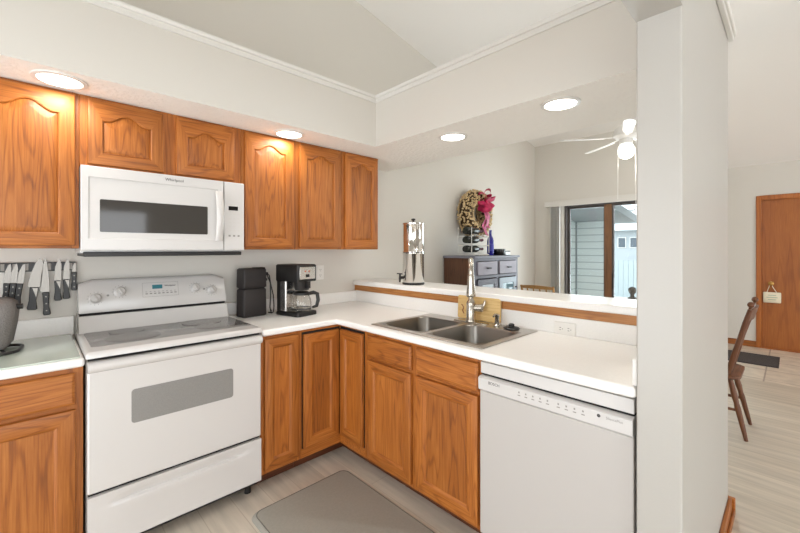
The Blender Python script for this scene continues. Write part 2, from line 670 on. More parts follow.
# dropped soffit over the wall cabinets and over the peninsula
SY, SX0, SX1 = -0.605, 1.625, 2.27
mb = MB()
mb.grid([-1.7, SX0, SX1], [-2.35, SY, 0.0], lambda x, y: y > SY or x > SX0, SOF, 2.43, 1, 1, 0)
struct(mb.build('ceiling_soffit', [wall_paint, soffit_tex]), 'white dropped soffit ring')
# wing wall at the end of the peninsula and the header over the kitchen entry
WX0, WX1, WY0, WY1 = 1.264, 2.433, -2.476, -2.352
struct(MB().box(WX0, WX1, WY0, WY1, 0, 2.475).build('wall_wing', wing_paint_shaded, bevel=0.006, seg=3), 'white wing wall at the end of the peninsula')
struct(MB().box(-1.7, WX0, WY0, WY1, SOF, 2.475).build('ceiling_header', wing_paint_shaded), 'white header over the kitchen entry')
struct(MB().box(1.905, 2.02, WY1, 0, 0, 1.057).build('wall_peninsula', wall_paint), 'half wall behind the sink counter')


def crown(name, pts, z, closed=False):
    """small stepped moulding along a polyline of (x, y) with outward normals implied to the left"""
    mb = MB()
    prof = [(0, 0), (0.007, 0), (0.007, 0.028), (0.016, 0.028), (0.02, 0.034), (0.02, 0.048), (-0.03, 0.048), (-0.03, 0.044), (0, 0.044)]
    lp = []
    for i, (x, y) in enumerate(pts):
        ds = []
        if i:
            ds.append((Vector((x, y)) - Vector(pts[i - 1])).normalized())
        if i < len(pts) - 1:
            ds.append((Vector(pts[i + 1]) - Vector((x, y))).normalized())
        ns = [Vector((-d.y, d.x)) for d in ds]
        n = sum(ns, Vector((0, 0)))
        n = n / max(n.dot(ns[0]), 1e-6) if len(ns) > 1 else ns[0]
        lp.append([(x + n.x * a, y + n.y * a, z + b) for a, b in prof])
    mb.loft(lp, True, True, smooth=False)
    return struct(mb.build(name, trim_white))


crown('trim_1', [(SX0, -2.35), (SX0, SY), (-1.7, SY)], 2.43)
mb = MB()
mb.box(-1.7, WX1 + 0.03, WY0 - 0.022, WY0, 2.455, 2.475)
mb.box(-1.7, WX1 + 0.03, WY0 - 0.03, WY1, 2.475, 2.515)
mb.box(WX1, WX1 + 0.022, WY0, WY1, 2.455, 2.475)
struct(mb.build('trim_2', trim_white, bevel=0.004))
# oak strip under the bar top, oak baseboards
struct(MB().box(1.889, 1.905, WY1, -0.001, 1.009, 1.057).build('trim_3', wood('bar_trim_oak', 'y', '#c98f55', '#b67a40', '#93592a'), bevel=0.002), 'oak strip under the white bar top')
mb = MB()
mb.box(WX0 + 0.3, WX1, WY0 - 0.016, WY0, 0, 0.085)
mb.box(WX0 + 0.3, WX1, WY0 - 0.028, WY0 - 0.016, 0, 0.03)
struct(mb.build('baseboard_wing', oak_x, bevel=0.004))
struct(MB().box(WX1, WX1 + 0.022, WY0 - 0.028, WY1, 0, 0.085).build('baseboard_wing_end', oak_y, bevel=0.004))
struct(MB().box(7.086, 7.1, -2.36, -2.05, 0, 0.085).build('baseboard_entry', oak_y, bevel=0.004))
struct(MB().box(2.02, 5.28, -0.014, 0.0, 0, 0.085).build('baseboard_back', oak_x, bevel=0.004))

# entry door
d = struct(MB().box(7.12, 7.16, -3.32, -2.41, 0.012, 2.05).build('door_1', door_oak, bevel=0.003), 'flat oak entry door')
mb = MB()
mb.box(7.08, 7.19, -2.41, -2.355, 0, 2.11)
mb.box(7.08, 7.19, -3.375, -3.32, 0, 2.11)
mb.box(7.08, 7.19, -3.32, -2.41, 2.05, 2.11)
mb.build('door_frame', door_oak, d, bevel=0.006)
MB().box(7.09, 7.2, -3.32, -2.41, 0, 0.012).build('threshold', door_oak, d)
MB().lathe([(0.03, 0.0), (0.03, -0.008), (0.012, -0.012), (0.012, -0.035), (0.026, -0.045), (0.028, -0.06), (0.018, -0.07), (0.003, -0.072)], (7.12, -2.505, 0.90), 18, axis='x').build('door_knob', brass, d)

# sliding patio door
d = struct(MB().box(5.29, 5.37, -1.97, -0.45, 0.0, 0.03).build('door_2', frame_dark), 'brown framed sliding patio door')
mb = MB()
mb.box(5.285, 5.375, -0.47, -0.445, 0.03, 1.97)
mb.box(5.285, 5.375, -1.975, -1.95, 0.03, 1.97)
mb.box(5.285, 5.375, -1.975, -0.445, 1.97, 1.998)
mb.build('door_frame', frame_dark, d, bevel=0.003)
mb = MB()
mb.box(5.335, 5.365, -0.50, -0.47, 0.03, 1.97)
mb.box(5.335, 5.365, -1.0, -0.945, 0.03, 1.97)
mb.box(5.335, 5.365, -0.945, -0.50, 0.03, 0.62)
mb.box(5.335, 5.365, -0.945, -0.50, 1.94, 1.97)
mb.build('sash', frame_dark, d, bevel=0.003)
mb = MB()
mb.box(5.295, 5.325, -1.055, -0.965, 0.03, 1.97)
lab(mb.build('stile', wood('stile_oak', 'z', '#86603f', '#765235', '#5a3c25'), d, bevel=0.003), 'oak middle stile of the patio door')
mb = MB()
mb.box(5.297, 5.327, -1.08, -1.055, 0.03, 1.97)
mb.box(5.297, 5.327, -1.95, -1.90, 0.03, 1.97)
mb.box(5.297, 5.327, -1.90, -1.08, 0.03, 0.62)
mb.box(5.297, 5.327, -1.90, -1.08, 1.94, 1.97)
mb.build('sash', frame_dark, d, bevel=0.003)
MB().box(5.348, 5.352, -0.945, -0.50, 0.62, 1.94).build('pane', pane_glass, d)
MB().box(5.31, 5.314, -1.90, -1.08, 0.62, 1.94).build('pane', pane_glass, d)
MB().box(5.288, 5.297, -1.074, -1.060, 0.85, 1.05).build('door_handle', black_plastic, d, bevel=0.003)

# outside
struct(MB().box(5.38, 60, -30, 40, -0.12, -0.02).build('ground_snow', snow), 'snowy ground outside')
struct(MB().box(5.38, 6.9, -1.94, -0.1, -0.019, -0.004).build('ground_patio', patio_concrete), 'concrete patio outside')
struct(MB().box(5.40, 6.7, -0.1, 0.05, 0, 2.2).build('wall_patio_side', siding_x), 'pale lap siding beside the patio')
struct(MB().box(6.58, 6.7, -0.56, -0.1, 0, 2.2).build('wall_patio_end', siding_y), 'pale lap siding closing the patio')
struct(MB().add([(5.40, -0.95, 1.985), (6.9, -0.95, 1.80), (6.9, 0.05, 1.80), (5.40, 0.05, 1.985), (5.40, -0.95, 2.1), (6.9, -0.95, 1.92), (6.9, 0.05, 1.92), (5.40, 0.05, 2.1)],
    [(0, 3, 2, 1), (4, 5, 6, 7), (0, 1, 5, 4), (1, 2, 6, 5), (2, 3, 7, 6), (3, 0, 4, 7)]).build('ceiling_patio', patio_gray), 'gray patio roof underside')
mb = MB().box(6.56, 6.585, -0.12, -0.095, 0, 2.08)
struct(mb.build('trim_4', patio_gray))

# ------------------------------------------------------------------ cabinets
FM_S = lambda u, v, n: (u, -0.61 - n, v)            # stove wall base face frame
FM_U = lambda u, v, n: (u, -0.335 - n, v)           # wall cabinets
FM_P = lambda u, v, n: (1.31 - n, -u, v)            # peninsula, u = -y


def outline(u0, u1, v0, v1, arch, n=22):
    pts = [(u0, v0), (u1, v0), (u1, v1)]
    w = u1 - u0
    for k in range(1, n):
        s = 1 - 2 * k / n
        h = 0 if abs(s) > 0.78 else arch * (0.5 + 0.5 * math.cos(PI * s / 0.78)) ** 0.8
        pts.append((u0 + w * (0.5 + s / 2), v1 + h))
    pts.append((u0, v1))
    return pts


def cab_door(parent, fm, u0, u1, v0, v1, arch=0.0, mats=None, frame=0.055, t=0.02, name='door'):
    """frame and panel door: stiles upright, rails across, raised panel as a child"""
    across = oak_y if fm is FM_P else oak_x
    n = 22
    fr = min(frame, (u1 - u0) * 0.22)
    top = v1 - fr - arch
    inner = outline(u0 + fr, u1 - fr, v0 + fr, top, arch, n)
    w = u1 - u0

    def outer(d, nn):
        a, b, c, e = u0 + d, u1 - d, v0 + d, v1 - d
        pts = [(a, c), (b, c), (b, e)]
        for k in range(1, n):
            pts.append((b - (b - a) * k / n, e))
        pts.append((a, e))
        return [fm(p, q, nn) for p, q in pts]
    uc, vc = (u0 + u1) / 2, (v0 + fr + top) / 2
    iw, ih = (u1 - u0 - 2 * fr), (top - v0 - fr)

    def inn(d, nn):
        kx, ky = 1 - 2 * d / iw, 1 - 2 * d / ih
        return [fm(uc + (p - uc) * kx, vc + (min(q, top) - vc) * ky + max(0, q - top), nn) for p, q in inner]
    edge = [inn(0.004, t - 0.003), inn(0.006, t - 0.009)] if arch else [inn(0.003, t - 0.001), inn(0.012, t - 0.0085), inn(0.0125, t - 0.0095)]
    loops = [outer(0, 0.0005), outer(0, t - 0.005), outer(0.0015, t - 0.0015), outer(0.005, t), inn(0, t)] + edge
    nn = len(inner)
    vv = [p for lp in loops for p in lp]
    ff, mi = [], []
    for i in range(len(loops) - 1):
        for j in range(nn):
            a, b = i * nn + j, i * nn + (j + 1) % nn
            ff.append((a, b, b + nn, a + nn))
            mi.append(0 if j in (1, nn - 1) else 1)
    mb = MB()
    mb.add(vv, ff, mi)
    mb.add(loops[0], [tuple(range(nn - 1, -1, -1))], 0)
    dr = mb.build(name, [oak_z, across], parent, sharp=25)
    mb = MB()
    if arch:
        mb.loft([inn(0.0062, t - 0.0125), inn(0.0062, t - 0.009), inn(0.010, t - 0.0075), inn(0.034, t - 0.0025), inn(0.037, t - 0.002)], True, True, smooth=True)
    else:
        mb.loft([inn(0.0126, t - 0.0155), inn(0.0126, t - 0.0095)], True, True, smooth=True)
    mb.build('panel', oak_z, dr, sharp=14)
    return dr


def drawer_front(parent, fm, u0, u1, v0, v1, t=0.02):
    across = oak_y if fm is FM_P else oak_x
    mb = MB()
    R = lambda d, n: [fm(a, b, n) for a, b in ((u0 + d, v0 + d), (u1 - d, v0 + d), (u1 - d, v1 - d), (u0 + d, v1 - d))]
    mb.loft([R(0, 0.0005), R(0, t - 0.008), R(0.004, t - 0.003), R(0.012, t)], True, True, smooth=False)
    return mb.build('drawer', across, parent, sharp=20)


def face_frame(mb, fm, u0, u1, v0, v1, t, stiles, rails, mi_v=0, mi_h=1):
    """stiles: list of (ua, ub); rails: list of (va, vb); thickness behind the face plane"""
    def bx(a, b, c, d, mi):
        P = [fm(u, v, n) for u in (a, b) for v in (c, d) for n in (-t, 0)]
        mb.add(P, [(0, 1, 3, 2), (4, 6, 7, 5), (0, 4, 5, 1), (2, 3, 7, 6), (0, 2, 6, 4), (1, 5, 7, 3)], mi)
    for a, b in stiles:
        bx(a, b, v0, v1, mi_v)
    for c, d in rails:
        for (a0, a1), (b0, b1) in zip(stiles[:-1], stiles[1:]):
            bx(a1, b0, c, d, mi_h)


def upper(label, u0, u1, v0, v1, doors, arch, group='oak wall cabinets'):
    o = thing('wall_cabinet', label, 'cabinet', ((u0 + u1) / 2, -0.17, v0), group)
    mb = MB()
    mb.box(u0, u1, -0.317, -0.0005, v0 + 0.01, v1, 0)
    mb.build('body', oak_z, o)
    mb = MB()
    st = [(u0, doors[0][0] + 0.01)]
    for (a, b), (c, d2) in zip(doors[:-1], doors[1:]):
        st.append((b - 0.01, c + 0.01))
    st.append((doors[-1][1] - 0.01, u1))
    face_frame(mb, FM_U, u0, u1, v0, v1, 0.018, st, [(v0, v0 + 0.03), (v1 - 0.03, v1)])
    mb.build('face_frame', [oak_z, oak_x], o, bevel=0.001, seg=1)
    for a, b in doors:
        cab_door(o, FM_U, a, b, v0 + 0.014, v1 - 0.014, arch)
    return o


UT = SOF - 0.001
upper('tall oak wall cabinet with an arched door left of the microwave, above the knives', -0.70, -0.001, 1.375, UT, [(-0.68, -0.365), (-0.335, -0.016)], 0.04)
upper('short oak wall cabinet with two small arched doors above the microwave', 0.0, 0.762, 1.771, UT, [(0.030, 0.347), (0.406, 0.718)], 0.04)
upper('wide oak wall cabinet with two tall arched doors above the coffee maker', 0.763, 1.513, 1.37, UT, [(0.782, 1.112), (1.158, 1.495)], 0.04)
upper('narrow oak wall cabinet at the end of the row, by the dining room opening', 1.515, 1.876, 1.37, UT, [(1.538, 1.856)], 0.04)


def base_box(mb, x0, x1, y0, y1):
    mb.box(x0, x1, y0, y1, 0.10, 0.870, 0)


# left of the stove
o = thing('base_cabinet', 'oak base cabinet with a drawer over a door, left of the stove', 'cabinet', (-0.3, -0.3, 0), 'oak base cabinets')
mb = MB()
base_box(mb, -0.62, -0.005, -0.592, -0.003)
tk = MB() if 'tk' not in globals() or tk is None else tk
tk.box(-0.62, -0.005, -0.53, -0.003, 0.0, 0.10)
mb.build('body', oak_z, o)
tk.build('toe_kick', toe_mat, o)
tk = None
mb = MB()
face_frame(mb, FM_S, -0.62, -0.005, 0.085, 0.872, 0.018, [(-0.62, -0.58), (-0.055, -0.005)], [(0.085, 0.125), (0.70, 0.735), (0.845, 0.872)])
mb.build('face_frame', [oak_z, oak_x], o, bevel=0.001, seg=1)
drawer_front(o, FM_S, -0.60, -0.030, 0.722, 0.854)
cab_door(o, FM_S, -0.60, -0.030, 0.11, 0.702)

# narrow cabinet right of the stove
o = thing('base_cabinet', 'narrow oak base cabinet with a single door just right of the stove', 'cabinet', (0.89, -0.3, 0), 'oak base cabinets')
mb = MB()
base_box(mb, 0.767, 1.012, -0.592, -0.003)
tk = MB() if 'tk' not in globals() or tk is None else tk
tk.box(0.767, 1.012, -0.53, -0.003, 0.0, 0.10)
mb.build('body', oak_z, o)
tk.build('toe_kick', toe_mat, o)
tk = None
mb = MB()
face_frame(mb, FM_S, 0.767, 1.012, 0.085, 0.872, 0.018, [(0.767, 0.80), (0.985, 1.012)], [(0.085, 0.125), (0.845, 0.872)])
mb.build('face_frame', [oak_z, oak_x], o, bevel=0.001, seg=1)
cab_door(o, FM_S, 0.785, 0.997, 0.112, 0.857)

# corner cabinet with a folding pair of doors
o = thing('corner_cabinet', 'oak corner base cabinet with two doors meeting at the inside corner', 'cabinet', (1.5, -0.35, 0), 'oak base cabinets')
mb = MB()
base_box(mb, 1.014, 1.90, -0.592, -0.003)
base_box(mb, 1.329, 1.90, -0.885, -0.592)
tk = MB() if 'tk' not in globals() or tk is None else tk
tk.box(1.014, 1.90, -0.53, -0.003, 0.0, 0.10)
tk = MB() if 'tk' not in globals() or tk is None else tk
tk.box(1.39, 1.90, -0.885, -0.53, 0.0, 0.10)
mb.build('body', oak_z, o)
tk.build('toe_kick', toe_mat, o)
tk = None
mb = MB()
face_frame(mb, FM_S, 1.014, 1.31, 0.085, 0.872, 0.018, [(1.014, 1.025), (1.309, 1.31)], [(0.085, 0.14), (0.86, 0.872)])
face_frame(mb, FM_P, 0.61, 0.885, 0.085, 0.872, 0.018, [(0.61, 0.611), (0.875, 0.885)], [(0.085, 0.14), (0.86, 0.872)])
mb.build('face_frame', [oak_z, oak_x], o)
MB().box(1.0255, 1.3085, -0.606, -0.593, 0.141, 0.859).build('gap_shade', dark_gap, o)  # dark sheet painting the shade in the gap around the corner doors
MB().box(1.314, 1.327, -0.874, -0.612, 0.141, 0.859).build('gap_shade', dark_gap, o)
cab_door(o, FM_S, 1.033, 1.2895, 0.150, 0.846)
cab_door(o, FM_P, 0.631, 0.867, 0.150, 0.846)

# sink base
o = thing('sink_cabinet', 'wide oak base cabinet with two false drawers and two doors under the sink', 'cabinet', (1.6, -1.3, 0), 'oak base cabinets')
mb = MB()
mb.box(1.329, 1.90, -1.722, -0.887, 0.10, 0.70, 0)
mb.box(1.329, 1.342, -1.722, -0.887, 0.70, 0.870, 0)
mb.box(1.329, 1.90, -0.90, -0.887, 0.70, 0.870, 0)
mb.box(1.329, 1.90, -1.722, -1.709, 0.70, 0.870, 0)
tk = MB() if 'tk' not in globals() or tk is None else tk
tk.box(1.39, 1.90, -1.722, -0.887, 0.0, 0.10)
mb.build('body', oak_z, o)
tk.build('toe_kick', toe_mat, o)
tk = None
mb = MB()
face_frame(mb, FM_P, 0.887, 1.722, 0.085, 0.872, 0.018, [(0.887, 0.93), (1.275, 1.335), (1.70, 1.722)], [(0.085, 0.12), (0.69, 0.735), (0.845, 0.872)])
mb.build('face_frame', [oak_z, oak_y], o, bevel=0.001, seg=1)
for a, b in ((0.917, 1.287), (1.322, 1.713)):
    drawer_front(o, FM_P, a, b, 0.722, 0.851)
    cab_door(o, FM_P, a, b, 0.108, 0.702)

# ------------------------------------------------------------------ worktops
CT, CB = 0.914, 0.8765
o = thing('countertop', 'white laminate L-shaped countertop around the sink and under the coffee maker', 'countertop', (1.4, -0.6, CB), 'white laminate tops')
mb = MB()
HX0, HX1, HY0, HY1 = 1.325, 1.838, -1.712, -0.945
mb.grid([0.768, 1.266, HX0, HX1, 1.905], [-2.350, HY0, HY1, -0.637, -0.0005],
        lambda x, y: (y > -0.637 or x > 1.266) and not (HX0 < x < HX1 and HY0 < y < HY1), CB, CT)
mb.build('top', laminate, o, bevel=0.012, seg=4)
mb = MB()
mb.box(0.768, 1.905, -0.02, -0.0005, CT, 1.003)
mb.box(1.885, 1.905, -2.350, -0.02, CT, 1.009)
mb.build('backsplash', laminate, o, bevel=0.003)
MB().box(1.288, 1.885, -2.3505, -2.334, CT, 1.003).build('side_splash', laminate, o, bevel=0.003)
o = thing('countertop', 'short white laminate countertop left of the stove, under the knives', 'countertop', (-0.3, -0.3, CB), 'white laminate tops')
MB().box(-0.70, -0.001, -0.637, -0.0005, CB, CT).build('top', laminate, o, bevel=0.012, seg=4)
MB().box(-0.70, -0.001, -0.02, -0.0005, CT, 1.013).build('backsplash', laminate, o, bevel=0.003)
tag(MB().box(1.868, 2.20, -2.351, -0.0008, 1.0575, 1.098).build('bar_top', laminate, bevel=0.008, seg=3), 'long white raised bar top on the half wall behind the sink', 'bar top', 'white laminate tops')

# ------------------------------------------------------------------ stove
st = thing('stove', 'white electric stove with a gray glass cooktop, between the oak cabinets', 'stove', (0.381, -0.33, 0))
mb = MB()
mb.box(0.004, 0.758, -0.60, -0.025, 0.075, 0.905)
mb.build('body', enamel, st, bevel=0.004)
# cooktop rim: loft of rounded rectangles with a raised lip
mb = MB()
R = lambda hx, hy, r, z, cy=-0.37: [(0.381 + a, cy + b, z) for a, b in rrect(hx, hy, r)]
mb.loft([R(0.381, 0.285, 0.012, 0.909), R(0.381, 0.285, 0.012, 0.922), R(0.377, 0.281, 0.012, 0.931), R(0.370, 0.274, 0.014, 0.935), R(0.362, 0.266, 0.016, 0.935)], True, True)
mb.build('cooktop_rim', enamel, st, sharp=50)
mb = MB()
R2 = lambda d, z: [(0.385 + a, -0.357 + b, z) for a, b in rrect(0.358 - d, 0.188 - d, 0.014)]
mb.loft([R2(0, 0.930), R2(0, 0.9365), R2(0.002, 0.938)], True, True)
ct = mb.build('cooktop', cook_glass, st, sharp=50)
for bx, by, br in ((0.20, -0.43, 0.115), (0.565, -0.43, 0.085), (0.20, -0.245, 0.078), (0.565, -0.25, 0.105)):
    mb = MB()
    mb.lathe([(br, 0.9379), (br, 0.9385), (br * 0.96, 0.9386), (br * 0.5, 0.9386), (0.002, 0.9386)], (bx, by, 0), 36, cap0=False)
    mb.build('burner', burner_mat, ct)
# oven door
mb = MB()
mb.box(0.006, 0.756, -0.645, -0.602, 0.330, 0.858)
od = mb.build('oven_door', enamel, st, bevel=0.008, seg=3)
mb = MB()
mb.prism([(a * 0.222 / 0.222 + 0.381, b + 0.665) for a, b in rrect(0.222, 0.076, 0.014)], lambda a, b, n: (a, n, b), -0.6465, -0.640)
mb.build('oven_window', oven_glass, od)
# full width moulded handle along the top of the door
mb = MB()
prof = [(-0.604, 0.850), (-0.604, 0.887), (-0.630, 0.894), (-0.652, 0.890), (-0.664, 0.878), (-0.664, 0.863), (-0.656, 0.851), (-0.645, 0.846)]
mb.loft([[(x, y, z) for y, z in prof] for x in (0.006, 0.756)], True, True, smooth=True)
mb.build('handle', enamel, od, sharp=50)
MB().box(0.010, 0.752, -0.628, -0.60, 0.893, 0.909).build('vent_gap', dark_gap, st)
MB().box(0.010, 0.752, -0.625, -0.60, 0.316, 0.331).build('door_gap', dark_gap, st)
# storage drawer with a scooped grip
mb = MB()
lp = []
for k in range(25):
    x = 0.006 + 0.75 * k / 24
    s = min(1, max(0, (0.5 - abs((x - 0.381) / 0.62)) * 7))
    s = s * s * (3 - 2 * s)
    d = 0.014 * s
    lp.append([(x, -0.602, 0.082), (x, -0.645, 0.082), (x, -0.645, 0.225), (x, -0.645 - d * 0.35, 0.246), (x, -0.645 - d * 0.2, 0.256), (x, -0.645 + d * 0.9, 0.262), (x, -0.645 + d * 0.5, 0.285), (x, -0.645, 0.298), (x, -0.645, 0.316), (x, -0.602, 0.316)])
mb.loft(lp, True, True, smooth=True)
mb.build('drawer', enamel, st, bevel=0.0, sharp=50)
for x in (0.05, 0.71):
    for y in (-0.57, -0.08):
        MB().cyl((x, y, 0), (x, y, 0.076), 0.018, 0.013, 12).build('foot', black_plastic, st)
MB().box(0.012, 0.75, -0.60, -0.575, 0.045, 0.078).build('toe_rail', black_plastic, st)
# back guard: white riser then overhanging control panel with slanted ends
mb = MB()
lp = []
for x in (0.010, 0.752):
    lp.append([(x, -0.025, 0.90), (x, -0.170, 0.925), (x, -0.125, 1.018), (x, -0.025, 1.018)])
mb.loft(lp, True, True, smooth=False)
mb.build('back_riser', enamel, st, bevel=0.003)
MB().box(0.016, 0.746, -0.108, -0.025, 1.018, 1.034).build('vent_gap', dark_gap, st)
mb = MB()
lp = []
for k in range(13):
    t_ = k / 12
    x = 0.012 + 0.738 * t_
    e = min(t_, 1 - t_) * 0.738
    zt = 1.205 - 0.02 * max(0, 1 - e / 0.02) ** 2
    lp.append([(x, -0.025, 1.032), (x, -0.118, 1.032), (x, -0.122, 1.042), (x, -0.078, zt - 0.016), (x, -0.066, zt - 0.003), (x, -0.055, zt), (x, -0.025, zt)])
mb.loft(lp, True, True, smooth=True)
cp = mb.build('control_panel', enamel, st, sharp=40)
up = Vector((0, 0.044, 0.147)).normalized()


def on_panel(x, z, out=0.0):
    k = (z - 1.042) / 0.147
    return Vector((x, -0.122 + 0.044 * k, z)) - Vector((0, 0.958, -0.287)) * out


for kx, kz in ((0.082, 1.106), (0.190, 1.134), (0.572, 1.13), (0.668, 1.11)):
    T = frame_T(on_panel(kx, kz), (1, 0, 0), up)
    mb = MB()
    mb.lathe([(0.029, 0.0), (0.029, 0.003), (0.024, 0.006), (0.022, 0.020), (0.019, 0.023), (0.002, 0.023)], n=24, T=T)
    kb = mb.build('knob', enamel, cp)
    mb = MB()
    mb.box(-0.0045, 0.0045, -0.019, 0.019, 0.022, 0.032, T=T @ Matrix.Rotation(0.5, 4, 'Z'))
    mb.build('grip', appliance_gray, kb, bevel=0.002)
    mb = MB()
    for q in range(11):
        a = PI * (0.0 + 1.5 * q / 10) + PI / 4 - PI / 2
        mb.box(-0.0012, 0.0012, 0.0325, 0.037, 0.0, 0.0007, T=T @ Matrix.Rotation(a, 4, 'Z'))
    mb.build('dial_marks', print_gray, kb)
for q in (0.135, 0.622):
    T = frame_T(on_panel(q, 1.118), (1, 0, 0), up)
    MB().cyl((0, 0, 0), (0, 0, 0.0012), 0.006, n=12, T=T).build('indicator', print_gray, cp)
T = frame_T(on_panel(0.386, 1.134), (1, 0, 0), up)
mb = MB()
hx, hy, w_ = 0.092, 0.042, 0.0012
for a in ((-hx, hx, hy - w_, hy), (-hx, hx, -hy, -hy + w_), (-hx, -hx + w_, -hy, hy), (hx - w_, hx, -hy, hy)):
    mb.box(a[0], a[1], a[2], a[3], 0, 0.0007, T=T)
for q in range(8):
    mb.box(-0.078 + q * 0.021, -0.066 + q * 0.021, -0.026, -0.020, 0, 0.0007, T=T)
    mb.box(-0.078 + q * 0.021, -0.070 + q * 0.021, -0.013, -0.010, 0, 0.0007, T=T)
mb.build('button_marking', print_gray, cp)
MB().box(-0.043, 0.008, 0.004, 0.028, 0, 0.0014, T=T).build('display', display_teal, cp)
lettering('Whirlpool', 0.014, T @ Matrix.Translation((0.048, 0.02, 0.0005)), print_dark, cp)

# ------------------------------------------------------------------ microwave
mw = thing('microwave', 'white over-the-range microwave with a dark window, above the stove', 'microwave', (0.381, -0.2, 1.335))
MB().box(0.002, 0.760, -0.36, -0.001, 1.352, 1.769).build('body', appliance, mw, bevel=0.004)
mb = MB()
mb.box(0.002, 0.760, -0.372, -0.36, 1.364, 1.769)
mb.build('front_frame', appliance, mw)
MB().box(0.012, 0.750, -0.378, -0.02, 1.336, 1.358).build('underside_grille', black_plastic, mw, bevel=0.003)
mb = MB()
X0, X1, Z0, Z1 = 0.002, 0.640, 1.365, 1.768


def mrect(d0, d1, d2, d3, y):
    return [(X0 + d0, y, Z0 + d1), (X1 - d2, y, Z0 + d1), (X1 - d2, y, Z1 - d3), (X0 + d0, y, Z1 - d3)]


mb.loft([mrect(0, 0, 0, 0, -0.372), mrect(0, 0, 0, 0, -0.392), mrect(0.004, 0.004, 0.002, 0.004, -0.396), mrect(0.026, 0.055, 0.03, 0.050, -0.396),
         mrect(0.032, 0.060, 0.034, 0.056, -0.391), mrect(0.068, 0.088, 0.085, 0.152, -0.389)], True, True, smooth=False)
md = mb.build('door', appliance, mw, sharp=10)
mb = MB()
mb.prism([(a + 0.3135, b + 1.534) for a, b in rrect(0.2415, 0.079, 0.006, 3)], lambda a, b, n: (a, n, b), -0.3905, -0.386)
mb.build('window', micro_glass, md)
mb = MB()
pts = [(0.612, -0.385, 1.694), (0.612, -0.412, 1.69)]
lp = []
for k in range(17):
    s = k / 16
    z = 1.705 - s * 0.285
    y = -0.401 - 0.030 * math.sin(PI * s) ** 0.7
    hw = 0.021
    lp.append([(0.613 + a, y + b, z) for a, b in ((-hw, 0.006), (-hw * 0.8, -0.004), (0, -0.008), (hw * 0.8, -0.004), (hw, 0.006), (0, 0.010))])
mb.loft(lp, True, True)
mb.box(0.600, 0.624, -0.402, -0.388, 1.680, 1.702)
mb.box(0.600, 0.624, -0.402, -0.388, 1.424, 1.446)
mb.build('handle', enamel, md, sharp=60)
mb = MB()
mb.box(0.644, 0.760, -0.395, -0.372, 1.365, 1.768)
pn = mb.build('control_panel', appliance, mw, bevel=0.004)
mb = MB()
mb.box(0.668, 0.722, -0.3965, -0.394, 1.602, 1.626)
mb.build('display', black_gloss, pn)
mb = MB()
for r in range(6):
    for c in range(3):
        mb.box(0.672 + c * 0.024, 0.684 + c * 0.024, -0.3956, -0.3945, 1.575 - r * 0.024, 1.579 - r * 0.024)
mb.build('button_marking', print_gray if False else mat('keypad_pale', '#c6c3bf', 0.5), pn)
mb = MB()
for c in range(3):
    mb.box(0.668 + c * 0.026, 0.680 + c * 0.026, -0.3956, -0.3945, 1.446, 1.456)
mb.build('button_marking', print_gray, pn)
lettering('Whirlpool', 0.021, frame_T((0.388, -0.3961, 1.742), (1, 0, 0), (0, 0, 1)), print_dark, md)

# ------------------------------------------------------------------ dishwasher
dw = thing('dishwasher', 'white dishwasher under the counter, between the sink cabinet and the wing wall', 'dishwasher', (1.6, -2.035, 0))
MB().box(1.33, 1.88, -2.338, -1.732, 0.10, 0.862).build('body', appliance_gray, dw)
MB().box(1.292, 1.332, -2.340, -1.731, 0.816, 0.866).build('top_rail', appliance, dw, bevel=0.002)
MB().box(1.300, 1.332, -2.338, -1.733, 0.806, 0.817).build('gap', dark_gap, dw)
mb = MB()
prof = [(1.33, 0.807), (1.286, 0.807), (1.270, 0.800), (1.272, 0.750), (1.285, 0.740), (1.33, 0.740)]
mb.loft([[(x, y, z) for x, z in prof] for y in (-2.340, -1.731)], True, True, smooth=False)
dp = mb.build('control_panel', appliance, dw, bevel=0.002)
MB().box(1.286, 1.33, -2.340, -1.731, 0.10, 0.739).build('door', appliance_gray, dw, bevel=0.004, seg=3)
MB().box(1.37, 1.40, -2.338, -1.733, 0.002, 0.10).build('toe_panel', black_plastic, dw)
dt = lambda y, z: frame_T((1.2698 + (0.790 - z) * 0.0416, y, z), (0, -1, 0), (0.0416, 0, -1)) if False else frame_T((1.2702 + (0.800 - z) * 0.04, y, z), (0, -1, 0), (-0.04, 0, 1))
lettering('BOSCH', 0.017, dt(-1.812, 0.787), print_dark, dp)
lettering('SilencePlus', 0.012, dt(-2.285, 0.786), print_gray, dp)
MB().cyl((1.2709, -2.235, 0.787), (1.2697, -2.235, 0.787), 0.006, n=12).build('logo_dot', print_dark, dp)
mb = MB()
for k in range(9):
    y = -1.93 - k * 0.03 - (0.012 if k > 4 else 0)
    mb.box(-0.006, 0.006, -0.009, -0.005, 0, 0.0006, T=dt(y, 0.780))
    mb.box(-0.003, 0.003, 0.002, 0.009, 0, 0.0006, T=dt(y, 0.780))
mb.build('button_marking', print_gray, dp)

